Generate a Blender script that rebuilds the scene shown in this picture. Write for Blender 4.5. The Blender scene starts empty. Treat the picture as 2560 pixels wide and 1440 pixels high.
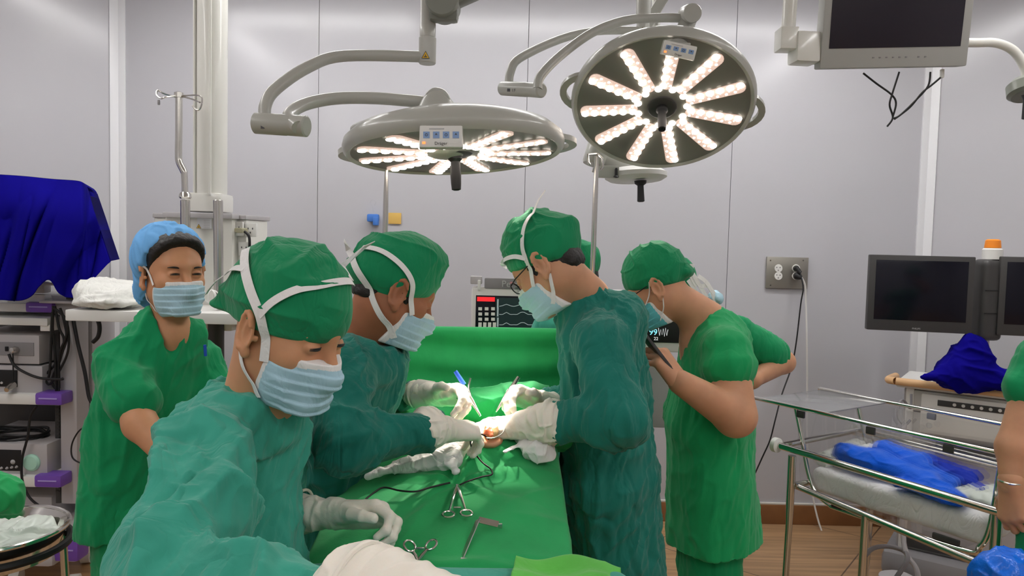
import bpy, bmesh, math, random
import numpy as np
from mathutils import Vector, Matrix
C = bpy.context.scene.collection
R = math.radians
rng = np.random.RandomState(7)

# ------------------------------------------------------------------ camera
FPX = 1850.0
PITCH, ROLL = R(3.2), R(1.4)
CAM = np.array([0.0, 0.0, 1.6])
_F = np.array([0, math.cos(PITCH), -math.sin(PITCH)])
_U0 = np.array([0, math.sin(PITCH), math.cos(PITCH)])
_R0 = np.array([1.0, 0, 0])
_R = math.cos(ROLL)*_R0 + math.sin(ROLL)*_U0
_U = math.cos(ROLL)*_U0 - math.sin(ROLL)*_R0
cd = bpy.data.cameras.new('camera'); cam = bpy.data.objects.new('camera', cd); C.objects.link(cam)
cd.lens = FPX/2560*36; cd.sensor_width = 36; cd.clip_start = 0.02
cam.matrix_world = Matrix(((_R[0], _U[0], -_F[0], CAM[0]), (_R[1], _U[1], -_F[1], CAM[1]), (_R[2], _U[2], -_F[2], CAM[2]), (0, 0, 0, 1)))
bpy.context.scene.camera = cam
def P(px, py, Y):
    """the point of the room seen at (px, py) of the photograph and standing at distance Y"""
    d = _F*FPX + _R*(px-1280) - _U*(py-720)
    return CAM + d*(Y/d[1])

# ------------------------------------------------------------------ world, exposure
w = bpy.data.worlds.new('world'); bpy.context.scene.world = w; w.use_nodes = True
w.node_tree.nodes['Background'].inputs[0].default_value = (0.8, 0.82, 0.9, 1)
w.node_tree.nodes['Background'].inputs[1].default_value = 0.5
vs = bpy.context.scene.view_settings
vs.view_transform = 'Standard'; vs.look = 'None'; vs.gamma = 1; vs.use_curve_mapping = False
vs.exposure = 0.0
CEIL_EMIT = 25
bpy.context.scene.cycles.max_bounces = 8

# ------------------------------------------------------------------ materials
def srgb(r, g, b):
    return tuple(((c/255)/12.92 if c/255 <= .04045 else ((c/255+.055)/1.055)**2.4) for c in (r, g, b))
_mats = {}
def mat(name, col, rough=.5, metal=0, spec=.5, var=0, varscale=8, bump=0, bscale=60, bdist=.002, stretch=None,
        emit=0, ecol=None, trans=0, coat=0, sheen=0, sss=0, crease=0, cscale=9, alpha=1, ior=1.45):
    if name in _mats: return _mats[name]
    m = bpy.data.materials.new(name); m.use_nodes = True; nt = m.node_tree; N = nt.nodes; L = nt.links
    b = N['Principled BSDF']; I = b.inputs
    I['Base Color'].default_value = (*col, 1); I['Roughness'].default_value = rough; I['Metallic'].default_value = metal
    I['Specular IOR Level'].default_value = spec; I['IOR'].default_value = ior
    if coat: I['Coat Weight'].default_value = coat; I['Coat Roughness'].default_value = .08
    if sheen: I['Sheen Weight'].default_value = sheen; I['Sheen Roughness'].default_value = .5
    if trans: I['Transmission Weight'].default_value = trans
    if alpha < 1: I['Alpha'].default_value = alpha
    if sss:
        I['Subsurface Weight'].default_value = sss; I['Subsurface Radius'].default_value = (1, .35, .2); I['Subsurface Scale'].default_value = .006
    if emit:
        I['Emission Color'].default_value = (*(ecol or col), 1); I['Emission Strength'].default_value = emit
    tc = N.new('ShaderNodeTexCoord'); src = tc.outputs['Object']
    if stretch:
        mp = N.new('ShaderNodeMapping'); mp.inputs['Scale'].default_value = stretch; L.new(src, mp.inputs[0]); src = mp.outputs[0]
    if var:
        n = N.new('ShaderNodeTexNoise'); n.inputs['Scale'].default_value = varscale; n.inputs['Detail'].default_value = 4
        L.new(src, n.inputs['Vector'])
        r = N.new('ShaderNodeMapRange'); r.inputs[1].default_value = .25; r.inputs[2].default_value = .75
        r.inputs[3].default_value = 1-var; r.inputs[4].default_value = 1+var; L.new(n.outputs[0], r.inputs[0])
        mx = N.new('ShaderNodeVectorMath'); mx.operation = 'SCALE'; mx.inputs[0].default_value = col
        L.new(r.outputs[0], mx.inputs['Scale']); L.new(mx.outputs[0], I['Base Color'])
    last = None
    if crease:
        n = N.new('ShaderNodeTexNoise'); n.inputs['Scale'].default_value = cscale; n.inputs['Detail'].default_value = 3
        n.inputs['Distortion'].default_value = 1.2; L.new(src, n.inputs['Vector'])
        s = N.new('ShaderNodeMath'); s.operation = 'SUBTRACT'; s.inputs[1].default_value = .5; L.new(n.outputs[0], s.inputs[0])
        a = N.new('ShaderNodeMath'); a.operation = 'ABSOLUTE'; L.new(s.outputs[0], a.inputs[0])
        q = N.new('ShaderNodeMapRange'); q.inputs[1].default_value = 0; q.inputs[2].default_value = .09; L.new(a.outputs[0], q.inputs[0])
        bp = N.new('ShaderNodeBump'); bp.inputs['Strength'].default_value = crease; bp.inputs['Distance'].default_value = .006
        L.new(q.outputs[0], bp.inputs['Height']); last = bp
    if bump:
        n = N.new('ShaderNodeTexNoise'); n.inputs['Scale'].default_value = bscale; n.inputs['Detail'].default_value = 5
        L.new(src, n.inputs['Vector'])
        bp = N.new('ShaderNodeBump'); bp.inputs['Strength'].default_value = bump; bp.inputs['Distance'].default_value = bdist
        L.new(n.outputs[0], bp.inputs['Height'])
        if last: L.new(last.outputs[0], bp.inputs['Normal'])
        last = bp
    if last: L.new(last.outputs[0], I['Normal'])
    _mats[name] = m; return m

def cloth(name, col, var=.10, crease=.4, cscale=9, bump=.35, stretch=(1, 1, .4)):
    return mat(name, col, rough=.85, stretch=stretch, spec=.2, var=var, varscale=14, bump=bump, bscale=170, bdist=.0012, crease=crease, cscale=cscale, sheen=.15)
M = dict(
    wall=None,
    teal=cloth('teal gown cloth', (.045, .32, .235)), teal_dark=cloth('dark teal gown cloth', (.012, .165, .128)),
    scrub=cloth('green scrub cloth', (.006, .26, .095), crease=.25, cscale=6),
    scrub2=cloth('green tunic cloth', (.010, .31, .100), crease=.2, cscale=5),
    cap=cloth('green cap cloth', (.008, .225, .092), crease=.3, cscale=14),
    drape=cloth('green drape cloth', (.022, .35, .105), crease=.12, cscale=4),
    lime=cloth('light green cloth', (.12, .50, .08), crease=.2),
    tealcover=cloth('teal table cover', (.05, .33, .25), crease=.2),
    blue=mat('deep blue cloth', (.004, .002, .20), rough=.9, spec=.08, var=.1, bump=.3, bscale=150, bdist=.001),
    babyblue=mat('bright blue towelling', (.004, .11, .72), rough=.95, spec=.1, bump=.8, bscale=220, bdist=.003, var=.15, sheen=.3),
    whitecloth=cloth('white cloth', (.72, .72, .68), var=.04, crease=.3, cscale=12),
    gauze=cloth('white gauze', (.82, .80, .80), var=.05, crease=.35, cscale=18),
    mask=cloth('pale blue mask paper', (.40, .60, .70), var=.03, crease=.15, cscale=20, bump=.15),
    maskteal=cloth('turquoise mask paper', (.12, .50, .55), var=.03, crease=.15, cscale=20, bump=.15),
    tie=cloth('white mask tie', (.78, .77, .76), var=.03, crease=.2, cscale=40),
    glove=mat('cream latex glove', (.80, .75, .66), rough=.45, spec=.4, bump=.5, bscale=45, bdist=.004, sss=.15, var=.04),
    skinA=mat('light brown skin', (.56, .28, .15), rough=.5, spec=.35, var=.10, varscale=18, bump=.15, bscale=300, bdist=.0005, sss=.25),
    skinB=mat('dark brown skin', (.36, .145, .075), rough=.5, spec=.35, var=.10, varscale=18, bump=.15, bscale=300, bdist=.0005, sss=.25),
    skinC=mat('tan skin', (.56, .29, .17), rough=.5, spec=.35, var=.10, varscale=18, bump=.15, bscale=300, bdist=.0005, sss=.25),
    hair=mat('black hair', (.012, .010, .009), rough=.5, bump=.8, bscale=150, bdist=.003),
    bouffant=mat('sky blue bouffant paper', (.16, .42, .78), rough=.8, spec=.2, bump=.3, bscale=120, var=.06),
    enamel=mat('warm grey enamel', (.42, .42, .38), rough=.32, spec=.5, coat=.15),
    enamel2=mat('dark grey enamel', (.20, .21, .18), rough=.35, spec=.5),
    cream=mat('cream white enamel', (.72, .71, .66), rough=.28, spec=.5, coat=.3),
    plastic=mat('light grey plastic', (.46, .44, .45), rough=.45),
    offwhite=mat('off white plastic', (.74, .73, .70), rough=.4),
    grey=mat('mid grey plastic', (.25, .24, .25), rough=.5),
    darkgrey=mat('dark grey plastic', (.05, .048, .047), rough=.45),
    black=mat('black rubber', (.008, .008, .009), rough=.5),
    screen=mat('dark display glass', (.006, .006, .012), rough=.16, spec=.35),
    steel=mat('brushed stainless steel', (.62, .60, .56), rough=.22, metal=1),
    chrome=mat('polished chrome', (.72, .70, .66), rough=.12, metal=1),
    satin=mat('satin steel plate', (.36, .34, .30), rough=.38, metal=.8, bump=.1, bscale=300, stretch=(1, 1, 30)),
    purple=mat('purple plastic', (.17, .07, .42), rough=.35),
    bluegrip=mat('blue instrument grip', (.01, .07, .45), rough=.4),
    amber=mat("amber beacon lens", (.90, .27, .02), rough=.25),
    wood=mat('beech handle', (.72, .44, .22), rough=.4, var=.06, varscale=20),
    lens=mat('lit lamp lens', (1, .95, .88), emit=9, ecol=(1, .90, .80)),
    glow=mat('pink lit reflector strip', (.78, .58, .52), rough=.35, emit=.55, ecol=(1, .72, .60), bump=.8, bscale=90, bdist=.01),
    spark=mat('small lit reflector', (1, .9, .85), emit=2.0, ecol=(1, .86, .78)),
    lampglass=mat('lamp face', (.55, .56, .52), rough=.3, spec=.35),
    yellow=mat('yellow note', (.72, .46, .12), rough=.7), bluetag=mat('blue hanger plastic', (.06, .20, .62), rough=.5),
    red=mat('red display bar', (.8, .02, .02), emit=.8, ecol=(.8, .02, .03)), cyan=mat('cyan digits', (.2, .8, .9), emit=1.2, ecol=(.25, .75, .9)),
    whitee=mat('white digits', (.8, .8, .8), emit=.8, ecol=(.75, .78, .78)), green_e=mat('dim trace', (.3, .4, .4), emit=.35, ecol=(.45, .5, .5)),
    ledorange=mat('orange indicator', (1, .2, .05), emit=2, ecol=(1, .2, .05)),
    btn=mat('blue touch button', (.22, .35, .62), rough=.4), warn=mat('yellow warning triangle', (.75, .45, .02), rough=.5),
    ink=mat('printed grey ink', (.08, .08, .09), rough=.6), lightink=mat('pale print', (.5, .5, .5), rough=.6),
    tissue=mat('wet tissue', (.72, .16, .06), rough=.25, spec=.6, bump=.6, bscale=60, bdist=.004, var=.3, varscale=40),
    fat=mat('pale tissue', (.85, .55, .25), rough=.3, bump=.5, bscale=70, bdist=.004, var=.2, varscale=50),
    mint=mat('mint knob', (.42, .72, .58), rough=.5), vinyl=mat('clear plastic sheet', (.62, .66, .60), rough=.25, bump=.3, bscale=25, bdist=.006),
    acrylic=mat('clear acrylic', (.93, .95, .95), rough=.05, trans=1, ior=1.1, alpha=.35),
    bagblue=mat('blue polythene bag', (.01, .15, .75), rough=.2, bump=.8, bscale=30, bdist=.01),
    glass=mat('eyeglass lens', (.9, .9, .9), rough=.02, trans=1, ior=1.05, alpha=.25),
    white_eye=mat('eye white', (.55, .50, .47), rough=.3), nail=mat('gown cuff', (.62, .60, .55), rough=.9),
    kerb=mat('brown baseboard', (.26, .115, .045), rough=.4, var=.12, varscale=10),
)

# ------------------------------------------------------------------ mesh helpers
def A(*v): return np.array(v, float)
def nrm(v): v = np.asarray(v, float); return v/np.linalg.norm(v)
def make_mesh(name, V, Fc, mats, midx=None, smooth=True):
    me = bpy.data.meshes.new(name)
    me.from_pydata([tuple(v) for v in np.asarray(V, float).tolist()], [], Fc if isinstance(Fc, list) else Fc.tolist())
    for m in mats: me.materials.append(m)
    if midx is not None: me.polygons.foreach_set('material_index', np.asarray(midx, np.int32))
    me.polygons.foreach_set('use_smooth', np.full(len(me.polygons), smooth, bool))
    me.update(); return me
def link(name, me, parent=None):
    o = bpy.data.objects.new(name, me); C.objects.link(o)
    if parent is not None: o.parent = parent; 
    if parent is not None:
        l = Vector((0, 0, 0)); q = parent
        while q is not None: l += Vector(q.location); q = q.parent
        o.location = -l
    return o
def thing(name, label, cat, loc, group=None):
    o = bpy.data.objects.new(name, None); C.objects.link(o); o.location = tuple(loc); o['label'] = label; o['category'] = cat
    if group: o['group'] = group
    return o
def tag(o, label, cat, group=None, kind=None):
    o['label'] = label; o['category'] = cat
    if group: o['group'] = group
    if kind: o['kind'] = kind
    return o
def rotz(a): c, s = math.cos(a), math.sin(a); return np.array([[c, -s, 0], [s, c, 0], [0, 0, 1.]])
def frame_from(y, z):
    y = nrm(y); z = np.asarray(z, float); z = nrm(z - y*np.dot(z, y)); x = np.cross(y, z); return np.stack([x, y, z], 1)
def catmull(pts, n=8, closed=False):
    pts = np.asarray(pts, float)
    if len(pts) < 3 and not closed: return np.array([pts[0]+(pts[-1]-pts[0])*t for t in np.linspace(0, 1, 2)])
    out = []; K = len(pts); rngk = range(K if closed else K-1)
    for i in rngk:
        if closed: p0, p1, p2, p3 = pts[(i-1) % K], pts[i], pts[(i+1) % K], pts[(i+2) % K]
        else: p0, p1, p2, p3 = pts[max(i-1, 0)], pts[i], pts[i+1], pts[min(i+2, K-1)]
        for t in np.arange(n)/n:
            out.append(.5*((2*p1)+(-p0+p2)*t+(2*p0-5*p1+4*p2-p3)*t*t+(-p0+3*p1-3*p2+p3)*t**3))
    if not closed: out.append(pts[-1])
    return np.array(out)
class MB:
    """collects shapes and links them as one mesh object"""
    def __init__(s): s.V = []; s.F = []; s.MI = []; s.n = 0
    def add(s, V, Fc, mi=0):
        V = np.asarray(V, float)
        for f in Fc: s.F.append([int(i)+s.n for i in f]); s.MI.append(mi)
        s.V.append(V); s.n += len(V); return s
    def box(s, c, size, Rm=None, bev=.003, mi=0, seg=2):
        bm = bmesh.new(); bmesh.ops.create_cube(bm, size=1)
        bmesh.ops.scale(bm, vec=Vector(size), verts=bm.verts)
        if bev > 0: bmesh.ops.bevel(bm, geom=list(bm.edges), offset=min(bev, min(size)*.45), segments=seg, affect='EDGES', profile=.6)
        bm.verts.index_update()
        V = np.array([v.co[:] for v in bm.verts]); Fc = [[v.index for v in f.verts] for f in bm.faces]; bm.free()
        if Rm is not None: V = V @ np.asarray(Rm).T
        return s.add(V+np.asarray(c), Fc, mi)
    def tube(s, pts, r, n=10, closed=False, smooth=0, cap=True, mi=0, flat=None):
        pts = catmull(pts, smooth, closed) if smooth else np.asarray(pts, float)
        K = len(pts); r = np.broadcast_to(np.asarray(r, float), (K,)) if np.ndim(r) == 0 else np.interp(np.linspace(0, 1, K), np.linspace(0, 1, len(r)), r)
        T = np.zeros((K, 3))
        for i in range(K):
            a = pts[(i-1) % K] if (closed or i > 0) else pts[i]; b = pts[(i+1) % K] if (closed or i < K-1) else pts[i]
            T[i] = nrm(b-a+1e-12)
        up = A(0, 0, 1) if abs(T[0][2]) < .9 else A(1, 0, 0)
        N = nrm(np.cross(T[0], up)); V = []
        for i in range(K):
            N = nrm(N-T[i]*np.dot(N, T[i])); B = np.cross(T[i], N)
            for k in range(n):
                a = 2*math.pi*k/n
                V.append(pts[i]+r[i]*(math.cos(a)*N+math.sin(a)*B))
        Fc = []
        for i in range(K if closed else K-1):
            j = (i+1) % K
            for k in range(n): Fc.append([i*n+k, i*n+(k+1) % n, j*n+(k+1) % n, j*n+k])
        if cap and not closed: Fc.append(list(range(n))[::-1]); Fc.append([(K-1)*n+k for k in range(n)])
        return s.add(V, Fc, mi)
    def lathe(s, prof, c, axis=(0, 0, 1), n=40, mi=0, ref=None):
        ax = nrm(axis); x = nrm(np.cross(ax, A(0, 0, 1) if abs(ax[2]) < .9 else A(1, 0, 0))); y = np.cross(ax, x); V = []; Fc = []
        for (r, h) in prof:
            for k in range(n): a = 2*math.pi*k/n; V.append(np.asarray(c)+ax*h+r*(x*math.cos(a)+y*math.sin(a)))
        for i in range(len(prof)-1):
            for k in range(n): Fc.append([i*n+k, i*n+(k+1) % n, (i+1)*n+(k+1) % n, (i+1)*n+k])
        Fc.append(list(range(n))[::-1]); Fc.append([(len(prof)-1)*n+k for k in range(n)])
        return s.add(V, Fc, mi)
    def ribbon(s, pts, nors, wd, th=.0012, mi=0):
        """a flat strip of width wd that lies across nors"""
        pts = np.asarray(pts, float); K = len(pts); V = []
        wds = np.interp(np.linspace(0, 1, K), np.linspace(0, 1, len(wd)), wd) if np.ndim(wd) else np.full(K, wd)
        for i in range(K):
            t = nrm(pts[min(i+1, K-1)]-pts[max(i-1, 0)]+1e-12); nn = nrm(nors[i]-t*np.dot(nors[i], t)); b = np.cross(t, nn)
            for (u, q) in ((-1, 0), (1, 0), (1, 1), (-1, 1)): V.append(pts[i]+b*u*wds[i]/2+nn*(q*th))
        Fc = []
        for i in range(K-1):
            for k in range(4): Fc.append([i*4+k, i*4+(k+1) % 4, (i+1)*4+(k+1) % 4, (i+1)*4+k])
        Fc += [[3, 2, 1, 0], [(K-1)*4+k for k in range(4)]]
        return s.add(V, Fc, mi)
    def prism(s, poly, c, ex, ey, ez, depth, mi=0):
        """poly in (ex, ey), extruded by depth along ez"""
        ex, ey, ez = map(lambda v: np.asarray(v, float), (ex, ey, ez)); n = len(poly); c = np.asarray(c, float)
        V = [c+ex*a+ey*b for a, b in poly]+[c+ex*a+ey*b+ez*depth for a, b in poly]
        Fc = [list(range(n))[::-1], [n+k for k in range(n)]]+[[k, (k+1) % n, n+(k+1) % n, n+k] for k in range(n)]
        return s.add(V, Fc, mi)
    def grid(s, f, nu, nv, mi=0):
        V = [f(u, v) for v in np.linspace(0, 1, nv) for u in np.linspace(0, 1, nu)]
        return s.add(V, [[j*nu+i, j*nu+i+1, (j+1)*nu+i+1, (j+1)*nu+i] for j in range(nv-1) for i in range(nu-1)], mi)
    def build(s, name, mats, parent=None, smooth=True, angle=35):
        if not isinstance(mats, (list, tuple)): mats = [mats]
        me = make_mesh(name, np.concatenate(s.V), s.F, mats, s.MI, smooth)
        bm = bmesh.new(); bm.from_mesh(me); bmesh.ops.recalc_face_normals(bm, faces=bm.faces)
        if smooth:
            ca = R(angle)
            for e in bm.edges:
                if len(e.link_faces) == 2 and e.calc_face_angle(0) > ca: e.smooth = False
        bm.to_mesh(me); bm.free(); return link(name, me, parent)
def text_mesh(name, s, m, c, ex, ey, size, parent, ez=None, depth=.0006, align='CENTER'):
    cu = bpy.data.curves.new('t', 'FONT'); cu.body = s; cu.size = size; cu.extrude = depth/2; cu.align_x = align; cu.align_y = 'CENTER'; cu.resolution_u = 3
    to = bpy.data.objects.new('t', cu); me = bpy.data.meshes.new_from_object(to); bpy.data.objects.remove(to)
    ex = nrm(ex); ey = nrm(ey); ez = np.cross(ex, ey)
    co = np.zeros(len(me.vertices)*3); me.vertices.foreach_get('co', co); co = co.reshape(-1, 3)
    co = np.asarray(c)+co[:, :1]*ex+co[:, 1:2]*ey+co[:, 2:]*ez
    me.vertices.foreach_set('co', co.ravel()); me.materials.clear(); me.materials.append(m); me.update()
    return link(name, me, parent)

# ------------------------------------------------------------------ noise and signed distance modelling
def _h(ix, iy, iz, s):
    n = (ix*374761393+iy*668265263+iz*2147483647*0+iz*1274126177+s*974711) & 0xffffffff
    n = ((n ^ (n >> 13))*1274126177) & 0xffffffff; n = n ^ (n >> 16)
    return (n & 0xffff)/32767.5-1
def vnoise(p, s=0):
    i = np.floor(p).astype(np.int64); f = p-i; f = f*f*f*(f*(f*6-15)+10); o = 0
    for a in (0, 1):
        for b in (0, 1):
            for c in (0, 1):
                wt = (f[:, 0] if a else 1-f[:, 0])*(f[:, 1] if b else 1-f[:, 1])*(f[:, 2] if c else 1-f[:, 2])
                o = o+wt*_h(i[:, 0]+a, i[:, 1]+b, i[:, 2]+c, s)
    return o
def folds(p, d, freq, stretch=5, s=0, warp=.35, sharp=1.5):
    """soft ridges that run along d"""
    d = nrm(d); al = p@d; q = p-np.outer(al, d)*(1-1/stretch); q = q*freq
    q = q+warp*np.stack([vnoise(q*.6+7*k, s+k+1) for k in range(3)], 1)
    n = vnoise(q, s); r = 1-np.minimum(np.abs(n)*2, 1)
    return r**sharp-.4
def smin(a, b, k):
    if k <= 0: return np.minimum(a, b)
    h = np.maximum(k-np.abs(a-b), 0)/k; return np.minimum(a, b)-h*h*k*.25
class SDF:
    def __init__(s): s.ops = []
    def _add(s, fn, lo, hi, k, op): s.ops.append((fn, np.asarray(lo), np.asarray(hi), k, op)); return s
    def rc(s, a, b, ra, rb=None, k=.01, op='u', st=None):
        a = np.asarray(a, float); b = np.asarray(b, float); rb = ra if rb is None else rb; ba = b-a; L2 = max(ba@ba, 1e-12)
        sd = None if st is None else (nrm(st[0]), st[1])
        def fn(p):
            t = np.clip(((p-a)@ba)/L2, 0, 1); q = p-a-t[:, None]*ba
            if sd is not None: q = q-np.outer(q@sd[0], sd[0])*(1-1/sd[1])
            return np.sqrt((q*q).sum(1))-(ra+(rb-ra)*t)
        m = max(ra, rb)*(max(1, sd[1]) if sd else 1)
        return s._add(fn, np.minimum(a, b)-m, np.maximum(a, b)+m, k, op)
    def chain(s, pts, rs, k=.01, st=None):
        for i in range(len(pts)-1): s.rc(pts[i], pts[i+1], rs[i], rs[i+1], k if i == 0 else min(k, .02), 'u', st)
        return s
    def el(s, c, r, Rm=None, k=.01, op='u'):
        c = np.asarray(c, float); r = np.asarray(r, float)*np.ones(3)
        def fn(p):
            q = p-c
            if Rm is not None: q = q@Rm
            k0 = np.sqrt(((q/r)**2).sum(1)); k1 = np.sqrt(((q/(r*r))**2).sum(1))+1e-9
            return k0*(k0-1)/k1
        m = max(r) if Rm is not None else r
        return s._add(fn, c-m, c+m, k, op)
    def cut(s, pt, n, k=.004):
        """keep the side of the plane that n points away from"""
        pt = np.asarray(pt, float); n = nrm(n)
        return s._add(lambda p: (p-pt)@n, None if 0 else A(-9, -9, -9), A(9, 9, 9), k, 'i')
    def eval(s, p):
        d = np.full(len(p), 1.0)
        for fn, lo, hi, k, op in s.ops:
            v = fn(p)
            d = smin(d, v, k) if op == 'u' else -smin(-d, -v, k) if op == 'i' else -smin(-d, v, k)
        return d
    def mesh(s, h):
        us = [o for o in s.ops if o[4] == 'u']
        lo = np.min([o[1] for o in us], 0)-3*h-.01; hi = np.max([o[2] for o in us], 0)+3*h+.01
        n = np.ceil((hi-lo)/h).astype(int)+1; D = np.full(n, 1.0)
        ax = [lo[i]+h*np.arange(n[i]) for i in range(3)]
        for fn, l, hh, k, op in s.ops:
            i0 = np.clip(np.floor((l-k-4*h-lo)/h).astype(int), 0, n); i1 = np.clip(np.ceil((hh+k+4*h-lo)/h).astype(int)+1, 0, n)
            if (i1 <= i0).any(): continue
            g = np.stack(np.meshgrid(*[ax[i][i0[i]:i1[i]] for i in range(3)], indexing='ij'), -1); sh = g.shape[:3]
            v = fn(g.reshape(-1, 3)).reshape(sh); sl = tuple(slice(i0[i], i1[i]) for i in range(3)); d = D[sl]
            D[sl] = smin(d, v, k) if op == 'u' else -smin(-d, -v, k) if op == 'i' else -smin(-d, v, k)
        return nets(D, lo, h)
def nets(D, lo, h):
    S = D < 0; n = np.array(D.shape)-1
    cnt = np.zeros(n, int); acc = np.zeros((*n, 3)); ne = np.zeros(n)
    for a in (0, 1):
        for b in (0, 1):
            for c in (0, 1): cnt += S[a:n[0]+a, b:n[1]+b, c:n[2]+c]
    mask = (cnt > 0) & (cnt < 8); I = np.argwhere(mask); idx = np.full(n, -1); idx[mask] = np.arange(len(I))
    pos = np.zeros((len(I), 3)); num = np.zeros(len(I))
    cor = {(a, b, c): D[I[:, 0]+a, I[:, 1]+b, I[:, 2]+c] for a in (0, 1) for b in (0, 1) for c in (0, 1)}
    for k in range(3):
        for u in (0, 1):
            for v in (0, 1):
                c0 = [u, v]; c0.insert(k, 0); c1 = [u, v]; c1.insert(k, 1); d0 = cor[tuple(c0)]; d1 = cor[tuple(c1)]
                x = (d0 < 0) != (d1 < 0); t = np.where(x, d0/np.where(x, d0-d1, 1), 0)
                p = np.tile(np.array(c0, float), (len(I), 1)); p[:, k] = t; pos[x] += p[x]; num += x
    V = lo+h*(I+pos/num[:, None]); Q = []
    for k in range(3):
        u, v = [(1, 2), (2, 0), (0, 1)][k]
        s0 = [slice(None)]*3; s1 = [slice(None)]*3; s0[k] = slice(0, -1); s1[k] = slice(1, None)
        ch = S[tuple(s0)] != S[tuple(s1)]; E = np.argwhere(ch); E = E[(E[:, u] > 0) & (E[:, v] > 0) & (E[:, u] < n[u]) & (E[:, v] < n[v])]
        du = np.zeros(3, int); du[u] = 1; dv = np.zeros(3, int); dv[v] = 1
        g = lambda e: idx[e[:, 0], e[:, 1], e[:, 2]]
        q = np.stack([g(E-du-dv), g(E-dv), g(E), g(E-du)], 1)
        fl = S[E[:, 0], E[:, 1], E[:, 2]]; q[~fl] = q[~fl][:, ::-1]; Q.append(q[(q >= 0).all(1)])
    return V, np.concatenate(Q)
def vnormals(V, Q):
    fn = np.cross(V[Q[:, 2]]-V[Q[:, 0]], V[Q[:, 3]]-V[Q[:, 1]]); N = np.zeros_like(V)
    for k in range(4): np.add.at(N, Q[:, k], fn)
    return N/(np.linalg.norm(N, axis=1, keepdims=True)+1e-12)
def relax(V, Q, it=2):
    for _ in range(it):
        s = np.zeros_like(V); c = np.zeros(len(V))
        for k in range(4):
            for j in (1, 3): np.add.at(s, Q[:, k], V[Q[:, (k+j) % 4]]); np.add.at(c, Q[:, k], 1)
        V = V*.5+.5*s/np.maximum(c, 1)[:, None]
    return V
def sdf_obj(name, f, h, mats, parent=None, disp=None, xf=None, mfun=None, it=1):
    V, Q = f.mesh(h); V = relax(V, Q, it)
    if disp is not None: V = V+vnormals(V, Q)*disp(V)[:, None]
    mi = None
    if mfun is not None: mi = mfun(V[Q].mean(1))
    if xf is not None: V = xf(V)
    if not isinstance(mats, (list, tuple)): mats = [mats]
    return link(name, make_mesh(name, V, Q, mats, mi), parent)

# ------------------------------------------------------------------ room
X, Y_, Z = A(1, 0, 0), A(0, 1, 0), A(0, 0, 1)
WY, CX0, CX1, H = 4.31, -2.29, 2.38, 3.16
def wall_mat():
    m = mat('glossy wall laminate', (.50, .495, .525), rough=.2, spec=.42, var=.015, varscale=1.2)
    return m
WM = wall_mat()
def panels(name, p0, p1, nsplit, height=H):
    """wall panels from p0 to p1 with hairline joints"""
    p0 = A(*p0, 0); p1 = A(*p1, 0); d = p1-p0; Ln = np.linalg.norm(d); d = d/Ln; n = A(-d[1], d[0], 0); mb = MB()
    cuts = nsplit if isinstance(nsplit, list) else list(np.linspace(0, Ln, nsplit+1))
    Rm = np.stack([d, n, Z], 1)
    for a, b in zip(cuts[:-1], cuts[1:]):
        mb.box(p0+d*(a+b)/2+n*.02+Z*height/2, (b-a-.0025, .04, height), Rm, bev=.001, seg=1)
    mb.box(p0+d*Ln/2+n*.045+Z*height/2, (Ln, .02, height), Rm, bev=0, mi=1)
    o = mb.build(name, [WM, M['grey']]); o['kind'] = 'structure'; return o
cw = 1.05/math.sqrt(2)
panels('wall_back', (CX0, WY), (CX1, WY), [0, 1.15, 2.35, 3.54, 4.67])
panels('wall_back_left', (CX0-1.0, WY-1.0), (CX0, WY), 1)
panels('wall_back_right', (CX1, WY), (CX1+1.0, WY-1.0), 1)
panels('wall_left', (CX0-1.0, -2.4), (CX0-1.0, WY-1.0), 4)
panels('wall_right', (CX1+1.0, WY-1.0), (CX1+1.0, -2.4), 4)
panels('wall_front', (CX1+1.0, -2.4), (CX0-1.0, -2.4), 5)
b = MB().box((0, 1, H+.03), (7.2, 7.4, .06), bev=0); o = b.build('ceiling', mat('white ceiling panel', (.78, .78, .80), rough=.5)); o['kind'] = 'structure'
def floor_mat():
    m = bpy.data.materials.new('wood look vinyl floor'); m.use_nodes = True; N = m.node_tree.nodes; L = m.node_tree.links; b = N['Principled BSDF']
    b.inputs['Roughness'].default_value = .35
    tc = N.new('ShaderNodeTexCoord'); mp = N.new('ShaderNodeMapping'); mp.inputs['Rotation'].default_value = (0, 0, R(38)); L.new(tc.outputs['Object'], mp.inputs[0])
    br = N.new('ShaderNodeTexBrick'); br.offset = 0; L.new(mp.outputs[0], br.inputs['Vector'])
    for k, v in (('Scale', 1), ('Mortar Size', .004), ('Brick Width', .9), ('Row Height', .9), ('Mortar Smooth', .2)): br.inputs[k].default_value = v
    br.inputs['Color1'].default_value = (.45, .27, .13, 1); br.inputs['Color2'].default_value = (.36, .22, .12, 1); br.inputs['Mortar'].default_value = (.12, .07, .04, 1)
    m2 = N.new('ShaderNodeMapping'); m2.inputs['Scale'].default_value = (.6, 14, 1); L.new(tc.outputs['Object'], m2.inputs[0])
    n = N.new('ShaderNodeTexNoise'); n.inputs['Scale'].default_value = 2.2; n.inputs['Detail'].default_value = 6; n.inputs['Distortion'].default_value = .6; L.new(m2.outputs[0], n.inputs['Vector'])
    r = N.new('ShaderNodeMapRange'); r.inputs[1].default_value = .3; r.inputs[2].default_value = .7; r.inputs[3].default_value = .72; r.inputs[4].default_value = 1.25; L.new(n.outputs[0], r.inputs[0])
    mx = N.new('ShaderNodeVectorMath'); mx.operation = 'SCALE'; L.new(br.outputs['Color'], mx.inputs[0]); L.new(r.outputs[0], mx.inputs['Scale']); L.new(mx.outputs[0], b.inputs['Base Color'])
    return m
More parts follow.
